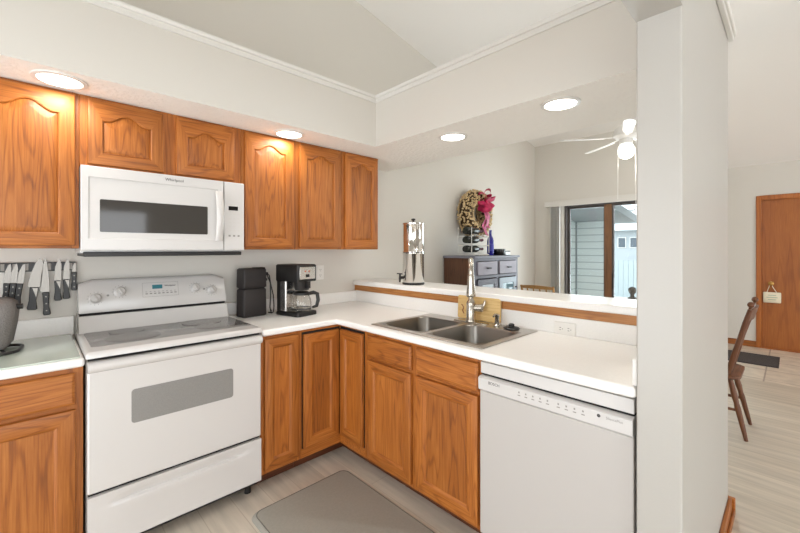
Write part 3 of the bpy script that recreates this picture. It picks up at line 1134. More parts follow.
# ------------------------------------------------------------------ sink, faucet and their neighbours
sk = thing('sink', 'stainless steel double bowl sink set in the white countertop', 'sink', (1.58, -1.33, CT))
mb = MB()
BX0, BX1 = 1.350, 1.735
bowls = ((-1.312, -0.970), (-1.688, -1.348))
SX = [1.311, BX0, BX1, 1.853]
SYs = [-1.726, -1.688, -1.348, -1.312, -0.970, -0.932]
mb.grid(SX, SYs, lambda x, y: not (BX0 < x < BX1 and any(a < y < b for a, b in bowls)), CT + 0.0005, CT + 0.006)
mb.build('rim', steel_sink, sk, bevel=0.003)
for a, b in bowls:
    cx, cy, hx, hy = (BX0 + BX1) / 2, (a + b) / 2, (BX1 - BX0) / 2, (b - a) / 2
    mb = MB()
    lp = lambda d, r, z: [(cx + p, cy + q, z) for p, q in rrect(hx - d, hy - d, r, 7)]
    mb.loft([lp(-0.003, 0.004, CT + 0.0058), lp(-0.003, 0.004, CT + 0.0066), lp(0.003, 0.06, CT + 0.0062), lp(0.007, 0.062, CT - 0.004), lp(0.016, 0.062, CT - 0.15),
             lp(0.026, 0.062, CT - 0.172), lp(0.055, 0.06, CT - 0.182), lp(0.12, 0.03, CT - 0.186)], False, True)
    bo = mb.build('bowl', steel_bowl, sk, sharp=60)
    MB().lathe([(0.045, CT - 0.1855), (0.045, CT - 0.183), (0.036, CT - 0.183), (0.030, CT - 0.1845), (0.002, CT - 0.1845)], (cx, cy, 0), 24).build('drain', steel, bo)

FX, FY = 1.79, -1.322
DK = CT + 0.006
fc = thing('faucet', 'tall brushed nickel pull-down faucet behind the sink', 'faucet', (FX, FY, DK))
mb = MB()
mb.loft([[(FX + a, FY + b, DK + z) for a, b in rrect(0.03 - e, 0.125 - e, 0.028 - e)] for z, e in ((0.0002, 0), (0.004, 0), (0.007, 0.004))], True, True)
mb.build('deck_plate', nickel, fc)
mb = MB()
mb.lathe([(0.034, DK + 0.007), (0.034, DK + 0.014), (0.029, DK + 0.022), (0.027, DK + 0.10), (0.029, DK + 0.115), (0.024, DK + 0.130), (0.017, DK + 0.138), (0.015, DK + 0.15)], (FX, FY, 0), 24)
mb.build('body', nickel, fc)
dx, dy = -0.8139, -0.5810
mb = MB()
pts = [(FX, FY, DK + 0.14), (FX, FY, 1.22)]
AR = 0.072
for k in range(15):
    a = PI * k / 14
    off_ = AR * (1 - math.cos(a))
    pts.append((FX + dx * off_, FY + dy * off_, 1.235 + AR * math.sin(a)))
hx_, hy_ = FX + dx * 2 * AR, FY + dy * 2 * AR
pts.append((hx_, hy_, 1.215))
mb.tube(pts, 0.015, 14)
mb.build('spout', nickel, fc)
mb = MB()
mb.lathe([(0.0155, 1.226), (0.0185, 1.218), (0.0185, 1.195), (0.021, 1.165), (0.026, 1.12), (0.027, 1.102), (0.024, 1.094), (0.012, 1.092)], (hx_, hy_, 0), 22)
mb.build('spray_head', nickel, fc)
mb = MB()
rx, ry = -dy, dx   # sideways, to the right as seen from the kitchen
rx, ry = 0.581, -0.814
mb.tube([(FX + rx * 0.015, FY + ry * 0.015, DK + 0.088), (FX + rx * 0.06, FY + ry * 0.06, DK + 0.088)], [0.022, 0.022], 16)
mb.tube([(FX + rx * 0.06, FY + ry * 0.06, DK + 0.088), (FX + rx * 0.075, FY + ry * 0.075, DK + 0.088)], [0.027, 0.022], 16)
mb.tube([(FX + rx * 0.068, FY + ry * 0.068, DK + 0.088), (FX + rx * 0.082, FY + ry * 0.082, DK + 0.115), (FX + rx * 0.085, FY + ry * 0.085, DK + 0.135)], [0.010, 0.009, 0.006], 10)
mb.build('lever', nickel, fc)

so = thing('soap_dispenser', 'small brushed nickel soap dispenser right of the faucet', 'soap dispenser', (1.80, -1.50, DK))
mb = MB()
mb.lathe([(0.021, DK + 0.0002), (0.021, DK + 0.005), (0.014, DK + 0.010), (0.012, DK + 0.05), (0.015, DK + 0.055), (0.015, DK + 0.068), (0.006, DK + 0.072)], (1.80, -1.50, 0), 20)
mb.build('body', nickel, so)
mb = MB()
mb.tube([(1.80, -1.50, DK + 0.066), (1.77, -1.505, DK + 0.072), (1.745, -1.51, DK + 0.062)], [0.007, 0.006, 0.005], 10)
mb.build('spout', nickel, so)
spz = thing('sink_stopper', 'black rubber sink stopper lying on the rim right of the soap dispenser', 'sink stopper', (1.79, -1.60, DK))
MB().lathe([(0.044, DK + 0.0003), (0.046, DK + 0.004), (0.040, DK + 0.010), (0.024, DK + 0.014), (0.002, DK + 0.015)], (1.79, -1.60, 0), 26).build('disc', black_plastic, spz)
MB().lathe([(0.016, DK + 0.013), (0.016, DK + 0.026), (0.010, DK + 0.030), (0.002, DK + 0.030)], (1.79, -1.60, 0), 18).build('knob', black_plastic, spz)

# cutting board leaning on the backsplash behind the faucet
mb = MB()
ang = math.radians(8)
cb = thing('cutting_board', 'light wooden cutting board leaning on the backsplash behind the faucet', 'cutting board', (1.865, -1.325, CT))
T = Matrix.Translation((1.8645, -1.325, CT + 0.0071)) @ Matrix.Rotation(math.radians(3), 4, 'Y')
poly = [(a, b + 0.074) for a, b in rrect(0.158, 0.074, 0.012, 4)]
hole = None
mb.prism(poly, lambda a, b, n: (n, a, b), -0.008, 0.008, T=T)
mb.build('board', bamboo, cb, bevel=0.002)
mb = MB()
mb.tube([(-0.0085, 0.115 + q[0], 0.062 + q[1]) for q in ((0.012, 0.028), (-0.003, 0.012), (-0.003, 0.0), (0.004, -0.010), (-0.008, -0.03))], 0.004, 6, T=T)
lab(mb.build('painted_mark', mat('board_mark', '#8a5a34', 0.6), cb), 'brown curved mark on the board')

# ------------------------------------------------------------------ outlets
def outlet(label, T, w, h, slots):
    o = thing('outlet', label, 'outlet', T.translation)
    off = Matrix.Translation(T.translation)
    mb = MB()
    mb.loft([[T @ Vector((a, b, z)) for a, b in rrect(w - e, h - e, 0.004, 3)] for z, e in ((0.0003, 0), (0.003, 0), (0.006, 0.003))], True, True)
    mb.build('plate', outlet_white, o, sharp=30)
    for (cx, cy, dx_, dy_) in slots:
        mb = MB()
        mb.loft([[T @ Vector((a + cx, b + cy, z)) for a, b in rrect(dx_, dy_, 0.005, 3)] for z in (0.005, 0.008)], True, True)
        s = mb.build('socket', outlet_white, o, sharp=30)
        mb = MB()
        if w > h:
            for q in (-0.006, 0.006):
                mb.box(cx - 0.006, cx + 0.004, cy + q - 0.001, cy + q + 0.001, 0.0079, 0.0086, T=T)
            mb.box(cx + 0.009, cx + 0.012, cy - 0.002, cy + 0.002, 0.0079, 0.0086, T=T)
        else:
            for q in (-0.006, 0.006):
                mb.box(cx + q - 0.001, cx + q + 0.001, cy - 0.004, cy + 0.006, 0.0079, 0.0086, T=T)
            mb.box(cx - 0.002, cx + 0.002, cy - 0.012, cy - 0.009, 0.0079, 0.0086, T=T)
        mb.build('slots', print_dark, s)
    return o


outlet('white sideways outlet in the backsplash right of the sink', frame_T((1.885, -1.863, 0.945), (0, -1, 0), (0, 0, 1)), 0.058, 0.036, [(-0.022, 0, 0.016, 0.017), (0.022, 0, 0.016, 0.017)])
outlet('white upright outlet on the wall right of the coffee maker', frame_T((1.535, 0.0, 1.18), (1, 0, 0), (0, 0, 1)), 0.036, 0.058, [(0, -0.022, 0.017, 0.016), (0, 0.022, 0.017, 0.016)])

# ------------------------------------------------------------------ recessed lights
def downlight(label, x, y):
    o = thing('recessed_light', label, 'ceiling light', (x, y, SOF), 'recessed lights in the soffit')
    mb = MB()
    mb.lathe([(0.076, SOF - 0.0005), (0.096, SOF - 0.0005), (0.095, SOF - 0.006), (0.080, SOF - 0.009), (0.076, SOF - 0.006)], (x, y, 0), 40, cap0=False, cap1=False)
    mb.build('trim_ring', trim_white, o)
    mb = MB()
    mb.lathe([(0.0765, SOF - 0.0062), (0.05, SOF - 0.0075), (0.002, SOF - 0.008)], (x, y, 0), 40, cap0=False)
    mb.build('lens', lens_mat, o)
    l = area_light('lamp', (0, 0, -0.014), (0, 0, 0), 0.14, 0.14, DOWN, (1.0, 0.95, 0.88), 'DISK')
    l.parent = o
    return o


downlight('round recessed light in the soffit above the left wall cabinet', -0.073, -0.475)
downlight('round recessed light in the soffit above the tall arched doors right of the microwave', 1.023, -0.455)
downlight('round recessed light in the soffit above the sink', 1.83, -1.15)
downlight('round recessed light in the soffit nearest the wing wall', 1.775, -1.885)

# ------------------------------------------------------------------ counter things
# black upright appliance with a cord
bk = thing('folded_griddle', 'black two-part appliance standing upright on the counter right of the stove', 'appliance', (0.915, -0.13, CT))
RT = Matrix.Translation((0.915, -0.13, CT)) @ Matrix.Rotation(math.radians(8), 4, 'Z')


def rblock(hx, hy, z0, z1, r, T, top_in=0.004):
    return [[T @ Vector((a, b, z)) for a, b in rrect(hx - e, hy - e, r)] for z, e in ((z0, 0.006), (z0 + 0.006, 0), (z1 - 0.008, top_in), (z1, top_in + 0.008))]


MB().loft(rblock(0.086, 0.052, 0.001, 0.190, 0.014, RT, 0.002), True, True).build('lower_part', black_soft, bk, sharp=50)
MB().loft(rblock(0.0855, 0.0515, 0.194, 0.328, 0.012, RT, 0.002), True, True).build('upper_part', black_soft, bk, sharp=50)
mb = MB()
mb.box(-0.07, 0.07, -0.045, 0.045, 0.188, 0.198, T=RT)
mb.box(0.02, 0.090, -0.020, 0.03, 0.316, 0.331, T=RT)
mb.build('hinge', dark_gap, bk)
mb = MB()
mb.cyl((0.083, -0.02, 0.285), (0.107, -0.022, 0.285), 0.012, n=12, T=RT)
mb.cyl((0.083, -0.02, 0.245), (0.102, -0.022, 0.245), 0.009, n=12, T=RT)
mb.tube([(0.105, -0.022, 0.285), (0.118, -0.026, 0.275), (0.128, -0.03, 0.21), (0.146, -0.034, 0.13), (0.150, -0.036, 0.05), (0.145, -0.036, 0.012), (0.142, -0.02, 0.006), (0.135, 0.01, 0.006)], 0.0042, 8, T=RT)
mb.tube([(0.105, -0.022, 0.275), (0.122, -0.034, 0.22), (0.120, -0.040, 0.13), (0.112, -0.045, 0.05), (0.122, -0.045, 0.012), (0.126, -0.042, 0.03)], 0.0042, 8, T=RT)
mb.build('power_cord', cord_mat, bk)

# coffee maker
cf = thing('coffee_maker', 'black and steel drip coffee maker with a glass carafe on the counter', 'coffee maker', (1.168, -0.285, CT))
CTr = Matrix.Translation((1.168, -0.285, CT)) @ Matrix.Rotation(math.radians(13), 4, 'Z')
CTf = CTr @ Matrix.Diagonal((1.0, 0.72, 1.0, 1.0))
L = lambda hx, hy, r, z, cy=0.0, cx=0.0: [CTf @ Vector((a + cx, b + cy, z)) for a, b in rrect(hx, hy, r)]
mb = MB()
mb.loft([L(0.088, 0.160, 0.02, 0.001), L(0.088, 0.160, 0.02, 0.022), L(0.083, 0.155, 0.02, 0.029)], True, True)
mb.build('base', black_plastic, cf, sharp=50)
mb = MB()
mb.loft([L(0.078, 0.062, 0.012, 0.028, 0.09), L(0.078, 0.062, 0.012, 0.235, 0.09)], True, True)
lab(mb.build('tank', steel, cf, sharp=50), 'brushed steel tank at the back')
mb = MB()
mb.box(-0.0795, -0.0775, 0.10, 0.152, 0.03, 0.235, T=CTf)
mb.build('water_gauge', black_plastic, cf)
mb = MB()
mb.loft([L(0.084, 0.155, 0.014, 0.235, 0.005), L(0.087, 0.158, 0.014, 0.242, 0.005), L(0.087, 0.158, 0.014, 0.345, 0.005), L(0.080, 0.15, 0.014, 0.352, 0.005)], True, True)
hd = mb.build('head', black_plastic, cf, sharp=50)
mb = MB()
mb.box(-0.070, 0.070, -0.1565, -0.150, 0.252, 0.335, T=CTf)
fp = lab(mb.build('control_plate', steel, hd, bevel=0.002), 'steel control plate')
mb = MB()
mb.box(-0.018, 0.014, -0.1585, -0.156, 0.265, 0.285, T=CTf)
mb.build('button', black_plastic, fp)
mb = MB()
for x in (-0.022, 0.012):
    mb.box(x - 0.005, x + 0.005, -0.1585, -0.156, 0.302, 0.311, T=CTf)
lab(mb.build('indicator', mat('red_light', '#c4502f', 0.4), fp), 'small red indicators')
mb = MB()
mb.loft([L(0.050, 0.058, 0.05, 0.175, -0.075), L(0.064, 0.068, 0.058, 0.236, -0.075)], True, True)
mb.box(-0.012, 0.012, -0.175, -0.13, 0.19, 0.236, T=CTf)
mb.build('filter_basket', black_plastic, hd, sharp=50)
mb = MB()
cz = 0.031
mb.lathe([(0.060, cz), (0.068, cz + 0.010), (0.069, cz + 0.05), (0.064, cz + 0.085), (0.052, cz + 0.112)], (0, -0.048, 0), 28, T=CTr, cap1=False)
ca = mb.build('carafe', carafe_glass, cf)
mb = MB()
mb.lathe([(0.053, cz + 0.110), (0.056, cz + 0.113), (0.056, cz + 0.124), (0.045, cz + 0.134), (0.002, cz + 0.136)], (0, -0.048, 0), 28, T=CTr)
mb.build('lid', black_plastic, ca)
mb = MB()
hp = [(0.040, -0.082, cz + 0.118), (0.062, -0.102, cz + 0.124), (0.082, -0.120, cz + 0.114), (0.086, -0.124, cz + 0.07), (0.078, -0.116, cz + 0.028), (0.058, -0.094, cz + 0.018)]
mb.tube(hp, [0.012, 0.0135, 0.0135, 0.013, 0.012, 0.009], 10, T=CTr)
mb.lathe([(0.0705, cz + 0.012), (0.0705, cz + 0.022)], (0, -0.048, 0), 28, T=CTr, cap0=False, cap1=False)
mb.build('handle', black_plastic, ca)
mb = MB()
mb.tube([(-0.06, 0.15, 0.015), (-0.075, 0.17, 0.006), (-0.06, 0.20, 0.005), (0.02, 0.215, 0.005)], 0.004, 8, T=CTf)
mb.build('power_cord', cord_mat, cf)

# glass board and gray basket on the left counter
mb = MB()
mb.prism([(a - 0.345, b - 0.330) for a, b in rrect(0.330, 0.300, 0.012)], lambda a, b, n: (a, b, n), CT + 0.0006, CT + 0.007)
tag(mb.build('glass_board', board_glass, bevel=0.0015), 'pale green glass cutting board covering the left counter', 'cutting board')
tb = thing('toaster', 'gray rounded toaster with a black wire base on the left counter', 'toaster', (-0.33, -0.3, CT + 0.0075))
TT = Matrix.Translation((-0.325, -0.29, CT + 0.0075)) @ Matrix.Rotation(math.radians(-6), 4, 'Z')
mb = MB()
Lq = lambda hx, hy, r, z: [TT @ Vector((a, b, z)) for a, b in rrect(hx, hy, r)]
mb.loft([Lq(0.085, 0.085, 0.03, 0.022), Lq(0.098, 0.095, 0.04, 0.035), Lq(0.112, 0.10, 0.045, 0.12), Lq(0.118, 0.10, 0.045, 0.185), Lq(0.112, 0.096, 0.045, 0.215), Lq(0.092, 0.082, 0.04, 0.232), Lq(0.06, 0.06, 0.04, 0.237)], True, True)
mb.build('body', gray_weave, tb, sharp=60)
mb = MB()
mb.tube([TT @ Vector((a, b, 0.008)) for a, b in rrect(0.128, 0.095, 0.05, 5)], 0.0065, 8, closed=True)
for a, b in ((0.07, 0.06), (-0.07, 0.06), (0.07, -0.06), (-0.07, -0.06)):
    mb.tube([TT @ Vector((a, b, 0.024)), TT @ Vector((a * 1.3, b * 1.3, 0.008))], 0.005, 6)
mb.build('wire_base', black_plastic, tb)
mb = MB()
mb.cyl(TT @ Vector((0.112, 0.0, 0.195)), TT @ Vector((0.135, 0.0, 0.195)), 0.012, n=12)
mb.build('knob', black_plastic, tb)

# knives on a magnetic strip
ms = thing('knife_strip', 'dark magnetic knife strip on the wall left of the stove', 'knife strip', (-0.3, -0.01, 1.255))
MB().box(-0.62, 0.008, -0.014, -0.0005, 1.258, 1.304).build('bar', black_plastic, ms, bevel=0.002)
mb = MB()
for k in range(15):
    mb.box(-0.61 + k * 0.042, -0.596 + k * 0.042, -0.0165, -0.0135, 1.264, 1.298)
mb.build('magnet_blocks', mat('strip_gap', '#8f8b84', 0.5), ms)


def knife(label, cx, ztop, zjoin, zbot, bw, hw, style='paring', lean=0.0):
    o = thing('knife', label, 'knife', (cx, -0.02, zbot), 'knives on the magnetic strip')
    T = Matrix.Translation((cx, -0.0185, zjoin)) @ Matrix.Rotation(lean, 4, 'Y')
    H = ztop - zjoin
    if style == 'santoku':
        poly = [(-bw / 2, 0), (bw / 2, 0.0), (bw / 2, H * 0.80), (bw * 0.42, H * 0.92), (bw * 0.15, H), (-bw * 0.10, H * 0.82), (-bw * 0.36, H * 0.45)]
    elif style == 'chef':
        poly = [(-bw / 2, 0), (bw * 0.36, 0.0), (bw * 0.34, H * 0.5), (bw * 0.22, H * 0.85), (bw * 0.10, H), (-bw * 0.12, H * 0.8), (-bw * 0.38, H * 0.45), (-bw / 2, H * 0.15)]
    else:
        poly = [(-bw / 2, 0), (bw / 2, 0.0), (bw / 2, H * 0.75), (bw * 0.3, H), (0, H * 0.92), (-bw * 0.38, H * 0.6)]
    mb = MB()
    mb.prism(poly, lambda a, b, n: (a, n, b), -0.0012, 0.0012, T=T)
    mb.build('blade', chrome, o)
    hl = zjoin - zbot
    mb = MB()
    hp_ = [(-hw / 2, 0), (hw / 2, 0), (hw * 0.46, -hl * 0.3), (hw * 0.40, -hl * 0.6), (hw * 0.62, -hl * 0.95), (hw * 0.4, -hl), (-hw * 0.45, -hl), (-hw * 0.55, -hl * 0.92), (-hw * 0.42, -hl * 0.6)]
    mb.prism(hp_, lambda a, b, n: (a, n, b), -0.009, 0.009, T=T)
    h = mb.build('handle', black_plastic, o, bevel=0.003)
    mb = MB()
    if style in ('rivet', 'chef', 'paring'):
        for k in (0.2, 0.5, 0.8):
            mb.cyl((0, -0.0088, -hl * k), (0, -0.0102, -hl * k), 0.0032, n=10, T=T)
    else:
        mb.add([T @ Vector(p) for p in ((-hw * 0.2, -0.0094, -0.004), (hw * 0.42, -0.0094, -0.004), (hw * 0.35, -0.0094, -hl * 0.45))], [(0, 1, 2)])
    mb.build('rivets' if style in ('rivet', 'chef', 'paring') else 'steel_inlay', chrome, h)
    return o


knife('small paring knife with a black riveted handle, first from the gray toaster end', -0.252, 1.300, 1.204, 1.122, 0.024, 0.024, 'rivet', 0.06)
knife('small paring knife with a black riveted handle, second from the gray toaster end', -0.229, 1.300, 1.204, 1.105, 0.024, 0.024, 'rivet', 0.06)
knife('small paring knife with a black riveted handle, just left of the wide santoku', -0.206, 1.300, 1.200, 1.085, 0.024, 0.024, 'rivet', 0.10)
knife('wide santoku knife with a black and steel handle, left of the big chef knife', -0.155, 1.325, 1.178, 1.062, 0.050, 0.034, 'santoku', 0.08)
knife('biggest chef knife with a black riveted handle, lowest hanging on the strip', -0.112, 1.330, 1.150, 1.030, 0.040, 0.026, 'chef', -0.03)
knife('knife with a black and steel handle, just right of the big chef knife', -0.066, 1.322, 1.207, 1.102, 0.028, 0.027, 'steel', 0.0)
knife('knife with a black and steel handle, second right of the big chef knife', -0.032, 1.322, 1.212, 1.108, 0.026, 0.027, 'steel', 0.0)
knife('short narrow knife with an all black handle, nearest the stove', -0.001, 1.300, 1.250, 1.150, 0.015, 0.022, 'paring', 0.0)

# kitchen mat
o = thing('kitchen_mat', 'gray rounded anti-fatigue mat on the floor in front of the sink', 'mat', (0.94, -1.2, 0))
mb = MB()
M = lambda d, z: [(0.934 + a, -1.175 + b, z) for a, b in rrect(0.302 - d, 0.405 - d, 0.055 - d * 0.5)]
mb.loft([M(0, 0.001), M(0.002, 0.006), M(0.014, 0.017), M(0.020, 0.019)], True, True)
mb.build('pad', rug_mat, o, sharp=60)
mb = MB()
mb.tube([(p[0], p[1], 0.0185) for p in M(0.02, 0)], 0.0022, 6, closed=True)
mb.build('welt', mat('mat_welt', '#5d5953', 0.7), o)

# ------------------------------------------------------------------ the bar
FXc, FYc, FZ = 1.965, -0.655, 1.0985
wf = thing('water_filter', 'polished steel two-chamber water filter urn standing on the bar top', 'water filter', (FXc, FYc, FZ))
R0 = 0.083
mb = MB()
mb.lathe([(R0 + 0.001, FZ), (R0 + 0.003, FZ + 0.004), (R0 + 0.003, FZ + 0.014), (R0 - 0.002, FZ + 0.018)], (FXc, FYc, 0), 36)
mb.build('base', black_plastic, wf)
mb = MB()
mb.lathe([(R0 - 0.002, FZ + 0.016), (R0, FZ + 0.02), (R0, FZ + 0.232), (R0 + 0.003, FZ + 0.236), (R0 + 0.003, FZ + 0.244), (R0 - 0.002, FZ + 0.247)], (FXc, FYc, 0), 40)
lc = mb.build('lower_chamber', polished, wf)
mb = MB()
mb.lathe([(R0 - 0.004, FZ + 0.246), (R0 + 0.003, FZ + 0.250), (R0 + 0.003, FZ + 0.258), (R0, FZ + 0.262), (R0, FZ + 0.462), (R0 + 0.002, FZ + 0.465)], (FXc, FYc, 0), 40)
mb.build('upper_chamber', polished, wf)
mb = MB()
mb.lathe([(R0 + 0.003, FZ + 0.464), (R0 + 0.003, FZ + 0.474), (R0 - 0.01, FZ + 0.481), (0.03, FZ + 0.486), (0.002, FZ + 0.487)], (FXc, FYc, 0), 40)
ld = mb.build('lid', polished, wf)
MB().lathe([(0.008, FZ + 0.485), (0.008, FZ + 0.494), (0.017, FZ + 0.498), (0.016, FZ + 0.51), (0.002, FZ + 0.513)], (FXc, FYc, 0), 18).build('knob', black_plastic, ld)
mb = MB()
sx, sy = -0.88, -0.15
vx = Vector((-0.93, 0.36, 0)).normalized()
P0 = Vector((FXc, FYc, FZ + 0.055))
mb.tube([P0 + vx * (R0 - 0.002), P0 + vx * (R0 + 0.035)], 0.011, 12)
mb.tube([P0 + vx * (R0 + 0.030) + Vector((0, 0, 0.028)), P0 + vx * (R0 + 0.030), P0 + vx * (R0 + 0.032) + Vector((0, 0, -0.035))], [0.006, 0.010, 0.007], 10)
mb.tube([P0 + vx * (R0 + 0.012) + Vector((0, 0, 0.028)), P0 + vx * (R0 + 0.055) + Vector((0, 0, 0.032))], 0.0045, 8)
mb.build('spigot', black_plastic, lc)

# ------------------------------------------------------------------ dining room
HY = -0.42
HX0_, HX1_ = 3.11, 4.0
HZ = 1.30
h = thing('hutch', 'brown and gray cupboard with two drawers against the dining room wall', 'cupboard', (3.53, -0.21, 0))
for a in (HX0_, HX1_ - 0.02):
    lab(MB().box(a, a + 0.02, HY + 0.02, -0.016, 0.0, HZ - 0.025).build('side_panel', dark_wood_z, h, bevel=0.002), 'reddish brown side panel')
mb = MB()
mb.box(HX0_ + 0.02, HX1_ - 0.02, -0.03, -0.016, 0.08, HZ - 0.025)
mb.box(HX0_ + 0.02, HX1_ - 0.02, HY + 0.03, -0.03, 0.55, 0.57)
mb.box(HX0_ + 0.02, HX1_ - 0.02, HY + 0.03, -0.03, 0.08, 0.11)
mb.build('carcass', hutch_paint, h)
mb = MB()
mb.box(HX0_ - 0.015, HX1_ + 0.015, HY - 0.02, -0.016, HZ - 0.025, HZ)
mb.build('top', hutch_top, h, bevel=0.005)
mb = MB()
fmh = lambda u, v, n: (u, HY - n, v)
xm = (HX0_ + HX1_) / 2
face_frame(mb, fmh, HX0_, HX1_, 0.0, HZ - 0.025, 0.02, [(HX0_, HX0_ + 0.045), (xm - 0.02, xm + 0.02), (HX1_ - 0.055, HX1_)], [(0.06, 0.12), (1.06, 1.09), (1.245, HZ - 0.025)], 0, 0)
mb.build('face_frame', hutch_paint, h, bevel=0.001)
for k, (a, b) in enumerate(((HX0_ + 0.05, xm - 0.025), (xm + 0.025, HX1_ - 0.06))):
    mb = MB()
    mb.box(a, b, HY - 0.014, HY + 0.2, 1.095, 1.24)
    dwr = mb.build('drawer', hutch_drawer, h, bevel=0.004)
    mb = MB()
    mb.cyl(((a + b) / 2 - 0.03, HY - 0.035, 1.168), ((a + b) / 2 + 0.03, HY - 0.035, 1.168), 0.008, n=10)
    for q in (-0.022, 0.022):
        mb.cyl(((a + b) / 2 + q, HY - 0.035, 1.168), ((a + b) / 2 + q, HY - 0.012, 1.168), 0.006, n=8)
    mb.build('pull', black_plastic, dwr)
    mb = MB()
    for bx_ in ((a, a + 0.06, 0.13, 1.05), (b - 0.06, b, 0.13, 1.05), (a + 0.06, b - 0.06, 0.13, 0.19), (a + 0.06, b - 0.06, 0.99, 1.05)):
        mb.box(bx_[0], bx_[1], HY - 0.016, HY - 0.0005, bx_[2], bx_[3])
    dr = mb.build('door', hutch_daylit if k else hutch_paint, h, bevel=0.002)
    MB().box(a + 0.058, b - 0.058, HY - 0.010, HY - 0.006, 0.188, 0.992).build('pane', mat('hutch_pane', '#2d2b2b' if k == 0 else '#5f7d88', 0.06, spec=0.8), dr)  # right pane lightened to paint in reflected daylight
    MB().cyl((b - 0.02 if k else a + 0.02, HY - 0.014, 0.93), (b - 0.02 if k else a + 0.02, HY - 0.034, 0.93), 0.010, n=12).build('knob', black_plastic, dr)

# wine rack and its bottles
wr = thing('wine_rack', 'white wire wine rack with scroll feet on the cupboard', 'wine rack', (3.26, -0.30, HZ + 0.001))
RX0, RX1 = 3.06, 3.44
ZT = [HZ + 0.068, HZ + 0.165, HZ + 0.262]
mb = MB()
for y in (-0.402, -0.228):
    for x in (RX0 + 0.03, RX1 - 0.03):
        mb.tube([(x, y, HZ + 0.03), (x, y, HZ + 0.30)], 0.004, 6)
    for z in ZT:
        pts = [(RX0 + 0.03 + (RX1 - RX0 - 0.06) * k / 24, y, z - 0.047 - 0.007 * math.cos(2 * PI * k / 12)) for k in range(25)]
        mb.tube(pts, 0.004, 6)
for x in (RX0 + 0.03, RX1 - 0.03):
    for z in ZT:
        mb.tube([(x, -0.402, z - 0.056), (x, -0.228, z - 0.056)], 0.004, 6)
mb.build('frame', wire_white, wr)
for y in (-0.405, -0.225):
    mb = MB()
    for cx in (RX0 + 0.11, RX1 - 0.11):
        mb.tube([(cx + 0.055 * math.cos(PI * k / 14), y, HZ + 0.006 + 0.020 * math.sin(PI * k / 14)) for k in range(15)], 0.005, 6)
        mb.tube([(cx + 0.03 * math.cos(PI * k / 10), y, HZ + 0.006 + 0.012 * math.sin(PI * k / 10)) for k in range(11)], 0.004, 6)
    mb.build('scroll_foot', wire_white, wr)
bp_ = [(0.002, 0.0), (0.034, 0.002), (0.0365, 0.008), (0.0365, 0.185), (0.030, 0.212), (0.0155, 0.235), (0.0135, 0.245), (0.0135, 0.30), (0.015, 0.302), (0.015, 0.31), (0.002, 0.311)]
wb = None
rows = ['bottom', 'middle', 'top']
for ti, z in enumerate(ZT):
    for bi, (x, y) in enumerate(((RX0 - 0.015, -0.355), (RX0 + 0.085, -0.275))):
        lbl = 'dark wine bottle lying on the %s tier of the wire rack, at its %s' % (rows[ti], 'front' if bi == 0 else 'back')
        if wb is None:
            wb = thing('wine_bottle', lbl, 'bottle', (0, 0, 0), 'wine bottles in the wire rack')
            MB().lathe(bp_, (0, 0, 0), 18, axis='x').build('glass', bottle_green, wb)
            MB().lathe([(0.0142, 0.245), (0.0142, 0.30), (0.0156, 0.302), (0.0156, 0.3115), (0.002, 0.312)], (0, 0, 0), 16, axis='x', cap0=False).build('foil', foil, wb)
            b_ = wb
        else:
            b_ = copy_tree(wb)
            tag(b_, lbl, 'bottle', 'wine bottles in the wire rack')
        b_.location = (x, y, z + 0.006)

# blue bottle, black bowl, tin
bb = thing('blue_bottle', 'cobalt blue glass bottle standing on the cupboard beside the wine rack', 'bottle', (3.53, -0.345, HZ + 0.001))
bz = HZ + 0.001
MB().lathe([(0.034, bz), (0.0375, bz + 0.006), (0.0375, bz + 0.165), (0.030, bz + 0.195), (0.016, bz + 0.220), (0.0135, bz + 0.24), (0.0135, bz + 0.27), (0.016, bz + 0.272), (0.016, bz + 0.285), (0.004, bz + 0.286)], (3.53, -0.345, 0), 22).build('glass', cobalt, bb)
MB().lathe([(0.0382, bz + 0.05), (0.0382, bz + 0.13)], (3.53, -0.345, 0), 22, cap0=False, cap1=False).build('paper_label', mat('blue_label', '#2c2f9a', 0.5), bb)
mb = MB()
mb.lathe([(0.05, bz), (0.075, bz + 0.010), (0.085, bz + 0.035), (0.085, bz + 0.072), (0.08, bz + 0.074), (0.078, bz + 0.04), (0.05, bz + 0.014), (0.002, bz + 0.012)], (3.71, -0.33, 0), 26)
tag(mb.build('bowl', black_gloss), 'small black bowl on the cupboard right of the blue bottle', 'bowl')
tn = thing('tin', 'low gray metal tin on the right end of the cupboard', 'tin', (3.88, -0.30, bz))
MB().box(3.828, 3.93, -0.36, -0.25, bz, bz + 0.045).build('body', tin_mat, tn, bevel=0.004)
MB().box(3.825, 3.933, -0.363, -0.247, bz + 0.038, bz + 0.052).build('lid', black_plastic, tn, bevel=0.003)

# wreath
WC = Vector((3.585, -0.105, 1.785))
wt = thing('wreath', 'tan berry wreath with a magenta bow hanging above the cupboard', 'wreath', (WC.x, WC.y, WC.z - 0.31))
mb = MB()
RW, rW = 0.195, 0.086
mb.tube([(WC.x + RW * math.cos(2 * PI * k / 30), WC.y, WC.z + RW * math.sin(2 * PI * k / 30)) for k in range(30)], rW * 0.82, 10, closed=True)
mb.build('twig_ring', twig_mat, wt)
mb = MB()
for k in range(1150):
    a = random.random() * 2 * PI
    b = random.random() * 2 * PI
    r = rW * (0.92 + 0.16 * random.random())
    c = Vector((WC.x + (RW + r * math.cos(b)) * math.cos(a), WC.y + r * math.sin(b), WC.z + (RW + r * math.cos(b)) * math.sin(a)))
    if c.y > -0.014:
        continue
    mb.sphere(c, 0.0105 + 0.003 * random.random(), 6, 4)
mb.build('berries', berry_mat, wt, sharp=180)
BC = Vector((3.635, -0.205, 1.92))


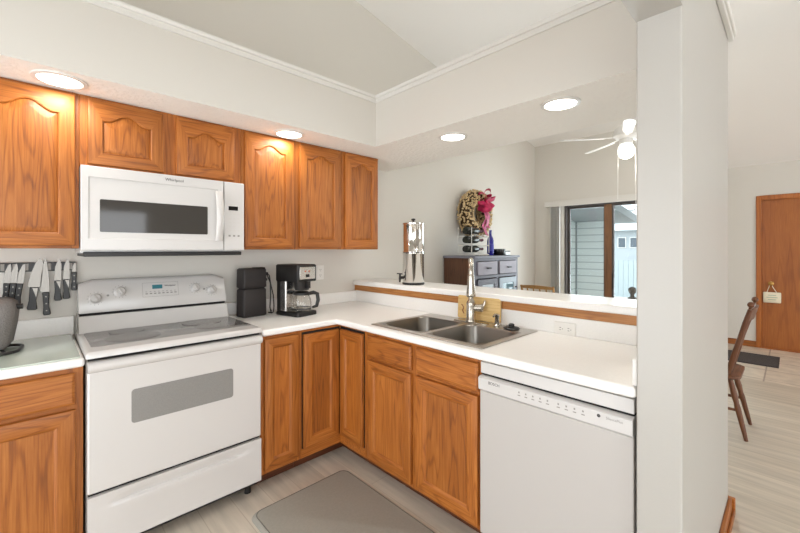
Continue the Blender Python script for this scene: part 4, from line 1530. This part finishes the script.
def ribbon(mb, pts, w, side):
    lp = []
    for p in pts:
        p = Vector(p)
        s = Vector(side)
        q = Vector((0, -0.002, 0))
        lp.append([p - s * w, p + s * w, p + s * w + q, p - s * w + q])
    mb.loft(lp, True, True)


mb = MB()
for ang_, ln in ((0.35, 0.18), (1.2, 0.17), (2.3, 0.14), (-0.5, 0.14), (3.3, 0.12), (4.2, 0.13), (5.0, 0.12), (0.8, 0.12)):
    u = Vector((math.cos(ang_), 0, math.sin(ang_)))
    sd = Vector((-u.z * 0.75, -0.55, u.x * 0.75))
    pts = []
    for k in range(13):
        s = k / 12
        pts.append(BC + u * (ln * math.sin(PI * s)) + Vector((0, -0.045 * math.sin(2 * PI * s), 0)))
    ribbon(mb, pts, 0.030, sd)
mb.sphere(BC + Vector((0, -0.02, 0)), 0.022, 10, 7)
bow = mb.build('bow', ribbon_mat, wt, sharp=60)
for dxx, ln in ((-0.03, 0.33), (0.02, 0.39), (0.06, 0.30)):
    mb = MB()
    ribbon(mb, [BC + Vector((dxx * k / 12 + 0.018 * math.sin(k * 1.1), -0.012 + 0.012 * math.sin(k * 0.8), -ln * k / 12)) for k in range(13)], 0.030, (1, 0.1, 0))
    mb.build('ribbon_tail', mat('ribbon_rose', '#b8436f', 0.45, mottle=0.35, mscale=24), bow, sharp=60)

# vertical blinds beside the patio door
vb = thing('vertical_blind', 'white vertical blind pulled to the side of the patio door', 'blind', (5.22, -0.4, 0))
mb = MB()
mb.box(5.165, 5.18, -2.0, -0.20, 1.975, 2.052)
mb.box(5.165, 5.279, -0.215, -0.20, 1.975, 2.052)
mb.box(5.165, 5.279, -2.0, -0.20, 2.046, 2.056)
mb.build('valance', mat('valance_white', '#d8d5cf', 0.5), vb, bevel=0.002)
for k in range(7):
    y = -0.275 - k * 0.021
    T = Matrix.Translation((5.225, y, 0)) @ Matrix.Rotation(math.radians(12 - 3 * (k % 2)), 4, 'Z')
    MB().box(-0.042, 0.042, -0.0012, 0.0012, 0.03, 1.985, T=T).build('slat', blind_mat, vb)

# ceiling fan
FC = Vector((4.10, -1.55, 2.49))
fn = thing('ceiling_fan', 'white ceiling fan with a lit globe above the dining area', 'ceiling fan', (FC.x, FC.y, FC.z - 0.3))
top = ceil_z(FC.x)
mb = MB()
mb.lathe([(0.065, top - 0.012), (0.06, top - 0.05), (0.03, top - 0.075), (0.014, top - 0.08), (0.014, FC.z + 0.13)], (FC.x, FC.y, 0), 24, cap0=True)
mb.build('downrod', fan_white, fn)
mb = MB()
mb.lathe([(0.03, FC.z + 0.14), (0.055, FC.z + 0.12), (0.10, FC.z + 0.09), (0.115, FC.z + 0.05), (0.115, FC.z + 0.015), (0.09, FC.z - 0.01), (0.06, FC.z - 0.02), (0.06, FC.z - 0.06), (0.045, FC.z - 0.075)], (FC.x, FC.y, 0), 30)
mb.build('motor', fan_white, fn)
for k in range(5):
    a = math.radians(54 + 72 * k)
    T = Matrix.Translation((FC.x, FC.y, FC.z - 0.004)) @ Matrix.Rotation(a, 4, 'Z') @ Matrix.Rotation(math.radians(-11), 4, 'X')
    mb = MB()
    mb.prism([(0.20, -0.035), (0.30, -0.045), (0.56, -0.052), (0.61, -0.04), (0.63, 0), (0.61, 0.04), (0.56, 0.052), (0.30, 0.045), (0.20, 0.035)], lambda p, q, n: (p, q, n), -0.004, 0.004, T=T)
    bl = mb.build('blade', fan_white, fn, bevel=0.002)
    mb = MB()
    mb.box(0.10, 0.24, -0.018, 0.018, 0.0045, 0.009, T=T)
    mb.build('blade_iron', fan_white, bl)
mb = MB()
gz = FC.z - 0.14
mb.lathe([(0.044, gz + 0.078), (0.062, gz + 0.06), (0.075, gz + 0.02), (0.074, gz - 0.02), (0.055, gz - 0.055), (0.025, gz - 0.07), (0.002, gz - 0.073)], (FC.x, FC.y, 0), 26)
gl = mb.build('globe', globe_mat, fn)
mb = MB()
for q, ln in ((-0.03, 0.62), (0.035, 0.66)):
    mb.tube([(FC.x + q, FC.y - q, FC.z - 0.07), (FC.x + q * 1.9, FC.y - q * 1.9, FC.z - 0.10), (FC.x + q * 1.95, FC.y - q * 1.95, FC.z - ln)], 0.0025, 6)
mb.build('pull_chain', fan_white, fn)
pl = bpy.data.lights.new('lamp', 'POINT')
pl.energy = 8
pl.shadow_soft_size = 0.08
pl.color = (1, 0.93, 0.82)
plo = bpy.data.objects.new('lamp', pl)
COL.objects.link(plo)
plo.parent = fn
plo.location = (0, 0, 0.3 - 0.26)


# dining chairs
def chair(label, loc, rz, wz, wx, finials, top=0.99, crest=0.78):
    o = thing('dining_chair', label, 'chair', (0, 0, 0), 'dining chairs')
    mb = MB()
    mb.loft([[(a, b + 0.0, z) for a, b in rrect(0.215 - e, 0.205 - e, 0.06)] for z, e in ((0.425, 0.012), (0.433, 0), (0.450, 0), (0.456, 0.01))], True, True)
    mb.build('seat', wx, o, local=True, sharp=50)
    legs = (((-0.15, 0.15), (-0.19, 0.20)), ((0.15, 0.15), (0.19, 0.20)), ((-0.14, -0.14), (-0.185, -0.235)), ((0.14, -0.14), (0.185, -0.235)))
    for (ta, tb_), (ba, bb_) in legs:
        mb = MB()
        P = [Vector((ta, tb_, 0.43)).lerp(Vector((ba, bb_, 0)), s) for s in (0, 0.12, 0.3, 0.42, 0.5, 0.58, 0.8, 1)]
        mb.tube(P, [0.014, 0.017, 0.021, 0.016, 0.020, 0.018, 0.016, 0.012], 10)
        mb.build('leg', wz, o, local=True)
    for s in (-1, 1):
        mb = MB()
        mb.tube([(s * 0.172, 0.177, 0.20), (s * 0.170, 0.0, 0.20), (s * 0.164, -0.192, 0.20)], [0.009, 0.015, 0.009], 8)
        mb.build('stretcher', wx, o, local=True)
    mb = MB()
    mb.tube([(-0.17, 0.0, 0.20), (0, 0, 0.20), (0.17, 0.0, 0.20)], [0.009, 0.014, 0.009], 8)
    mb.build('stretcher', wx, o, local=True)
    bk_ = lambda x, s: Vector((x * (1 + 0.12 * s), -0.135 - 0.115 * s - 0.015 * s * s, 0.455 + (top - 0.455) * s))
    for s in (-1, 1):
        mb = MB()
        P = [bk_(s * 0.185, q) for q in (0, 0.25, 0.5, 0.75, 0.94)]
        R_ = [0.015, 0.018, 0.014, 0.016, 0.014]
        mb.tube(P, R_, 10)
        e = bk_(s * 0.185, 0.94)
        if finials:
            mb.sphere(e + Vector((0, 0, 0.010)), 0.010, 10, 6)
            mb.sphere(e + Vector((0, -0.004, 0.035)), 0.021, 12, 8)
        mb.build('back_post', wz, o, local=True)
    mb = MB()
    lp = []
    for k in range(9):
        x = -0.19 + 0.38 * k / 8
        c = -0.025 * (1 - (x / 0.19) ** 2)
        a, b = bk_(x, crest), bk_(x, 0.93 + 0.03 * (1 - (x / 0.19) ** 2))
        lp.append([a + Vector((0, c - 0.009, 0)), a + Vector((0, c + 0.009, 0)), b + Vector((0, c + 0.009, 0)), b + Vector((0, c - 0.009, 0))])
    mb.loft(lp, True, True)
    mb.build('crest_rail', wx, o, local=True, sharp=50)
    for k in range(4):
        x = -0.115 + 0.23 * k / 3
        P = [bk_(x * 0.95, q) + Vector((0, -0.02 * q, 0)) for q in (0, 0.2, 0.45, 0.65, crest + 0.02)]
        mb = MB()
        lp = []
        for p, w_ in zip(P, (0.007, 0.008, 0.019, 0.015, 0.008)):
            lp.append([p + Vector((a * w_, b, 0)) for a, b in ((-1, 0), (0, -0.007), (1, 0), (0, 0.007))])
        mb.loft(lp, True, True)
        mb.build('spindle', wz, o, local=True)
    o.location = loc
    o.rotation_euler = (0, 0, rz)
    return o


chair('dark brown wooden dining chair with ball finials, showing past the wing wall near the entry', (3.68, -2.245, 0), 0.0, chair_dark_z, chair_dark_x, True, 0.975)
chair('light oak dining chair in front of the patio door, behind the bar', (4.52, -0.53, 0), -PI / 2, chair_oak, chair_oak, False, 0.95, 0.87)

# ------------------------------------------------------------------ entry
dm = thing('doormat', 'dark gray doormat on the tiles in front of the entry door', 'doormat', (6.3, -2.34, 0))
MB().box(6.0, 6.6, -2.585, -2.10, 0.0005, 0.010).build('pile', doormat_mat, dm, bevel=0.003)
MB().box(5.985, 6.615, -2.60, -2.085, 0.0003, 0.006).build('edging', mat('doormat_edge', '#3a3635', 0.8), dm, bevel=0.002)
sg = thing('hanging_sign', 'cream fabric sign hanging from the entry door knob', 'sign', (7.07, -2.515, 0.64))
mb = MB()
S_ = lambda hx, hz, x: [(x, -2.515 - a, 0.71 + b) for a, b in rrect(hx, hz, 0.012)]
mb.loft([S_(0.078, 0.062, 7.100), S_(0.088, 0.072, 7.092), S_(0.088, 0.072, 7.080), S_(0.078, 0.062, 7.071)], True, True)
pw = mb.build('pillow', sign_cloth, sg, sharp=60)
mb = MB()
for z, w_ in ((0.742, 0.04), (0.712, 0.055), (0.682, 0.04)):
    mb.box(7.0695, 7.0715, -2.515 - w_, -2.515 + w_, z - 0.004, z + 0.004)
mb.build('stitching', sage, pw)
mb = MB()
mb.tube([(7.082, -2.46, 0.765), (7.066, -2.485, 0.85), (7.062, -2.505, 0.933), (7.066, -2.525, 0.85), (7.082, -2.57, 0.765)], 0.004, 6)
mb.build('hanging_cord', sign_cloth, sg)

# ------------------------------------------------------------------ beyond the patio door
hs = thing('house', 'pale neighboring house with dark windows seen through the patio door', 'house', (19, 0, 0))
MB().box(16, 23, -6, 2.3, -0.02, 2.1).build('wall', house_paint, hs)
mb = MB()
mb.add([(15.7, -6.3, 2.08), (23.3, -6.3, 2.08), (23.3, 2.6, 2.08), (15.7, 2.6, 2.08), (19.5, -6.3, 3.6), (19.5, 2.6, 3.6)], [(0, 1, 2, 3), (0, 4, 5, 3), (1, 2, 5, 4), (0, 1, 4), (3, 5, 2)])
mb.build('roof', roof_mat, hs)
for y in (1.83, 1.42):
    w_ = MB().box(15.97, 16.01, y - 0.14, y + 0.14, 1.42, 1.82).build('window', trim_white, hs)
    MB().box(15.96, 15.972, y - 0.12, y + 0.12, 1.44, 1.80).build('pane', pane_dark, w_)
fe = thing('fence', 'pale blue-white board fence between the patio and the neighboring house', 'fence', (12, 0, 0))
mb = MB()
for k in range(50):
    mb.box(12.0, 12.025, -4 + k * 0.13, -4 + k * 0.13 + 0.122, 0.0, 1.05)
mb.build('boards', fence_mat, fe)
mb = MB()
mb.box(12.025, 12.06, -4, 2.5, 0.85, 0.93)
mb.box(12.025, 12.06, -4, 2.5, 0.2, 0.28)
mb.build('rails', fence_mat, fe)
ps = thing('patio_post', 'short gray post with a round finial outside the patio door', 'post', (6.2, -1.02, -0.004))
mb = MB()
mb.lathe([(0.09, -0.004), (0.09, 0.03), (0.06, 0.05), (0.05, 0.45), (0.07, 0.55), (0.075, 0.62), (0.05, 0.66)], (6.2, -1.06, 0), 20)
mb.build('pedestal', statue_mat, ps)
mb = MB()
mb.lathe([(0.03, 0.655), (0.025, 0.70), (0.045, 0.73), (0.055, 0.765), (0.04, 0.80), (0.01, 0.815)], (6.2, -1.06, 0), 16)
mb.build('finial', statue_mat, ps)
tr = thing('bare_tree', 'dark bare tree branches above the neighboring fence', 'tree', (9.5, 0.4, -0.02))
mb = MB()
mb.tube([(9.5, 1.1, -0.02), (9.5, 1.08, 1.2), (9.52, 1.0, 2.4), (9.5, 0.98, 3.2)], [0.07, 0.06, 0.04, 0.015], 8)
mb.build('trunk', bark_mat, tr)
for k, (z, dy_, dz_) in enumerate(((1.9, -1.3, 0.15), (2.05, -1.1, 0.10), (2.2, -1.5, 0.05), (1.75, -0.9, 0.25), (2.3, 0.8, 0.4))):
    mb = MB()
    mb.tube([(9.5, 1.05, z), (9.48, 1.05 + dy_ * 0.5, z + dz_ * 0.7), (9.5, 1.05 + dy_, z + dz_)], [0.022, 0.016, 0.006], 6)
    for q in range(5):
        s = 0.3 + 0.14 * q
        p = Vector((9.49, 1.05 + dy_ * s, z + dz_ * s * 1.2))
        mb.tube([p, p + Vector((random.uniform(-.1, .1), random.uniform(-.2, .2), random.uniform(-0.12, .25)))], [0.008, 0.003], 5)
    mb.build('branch', bark_mat, tr)
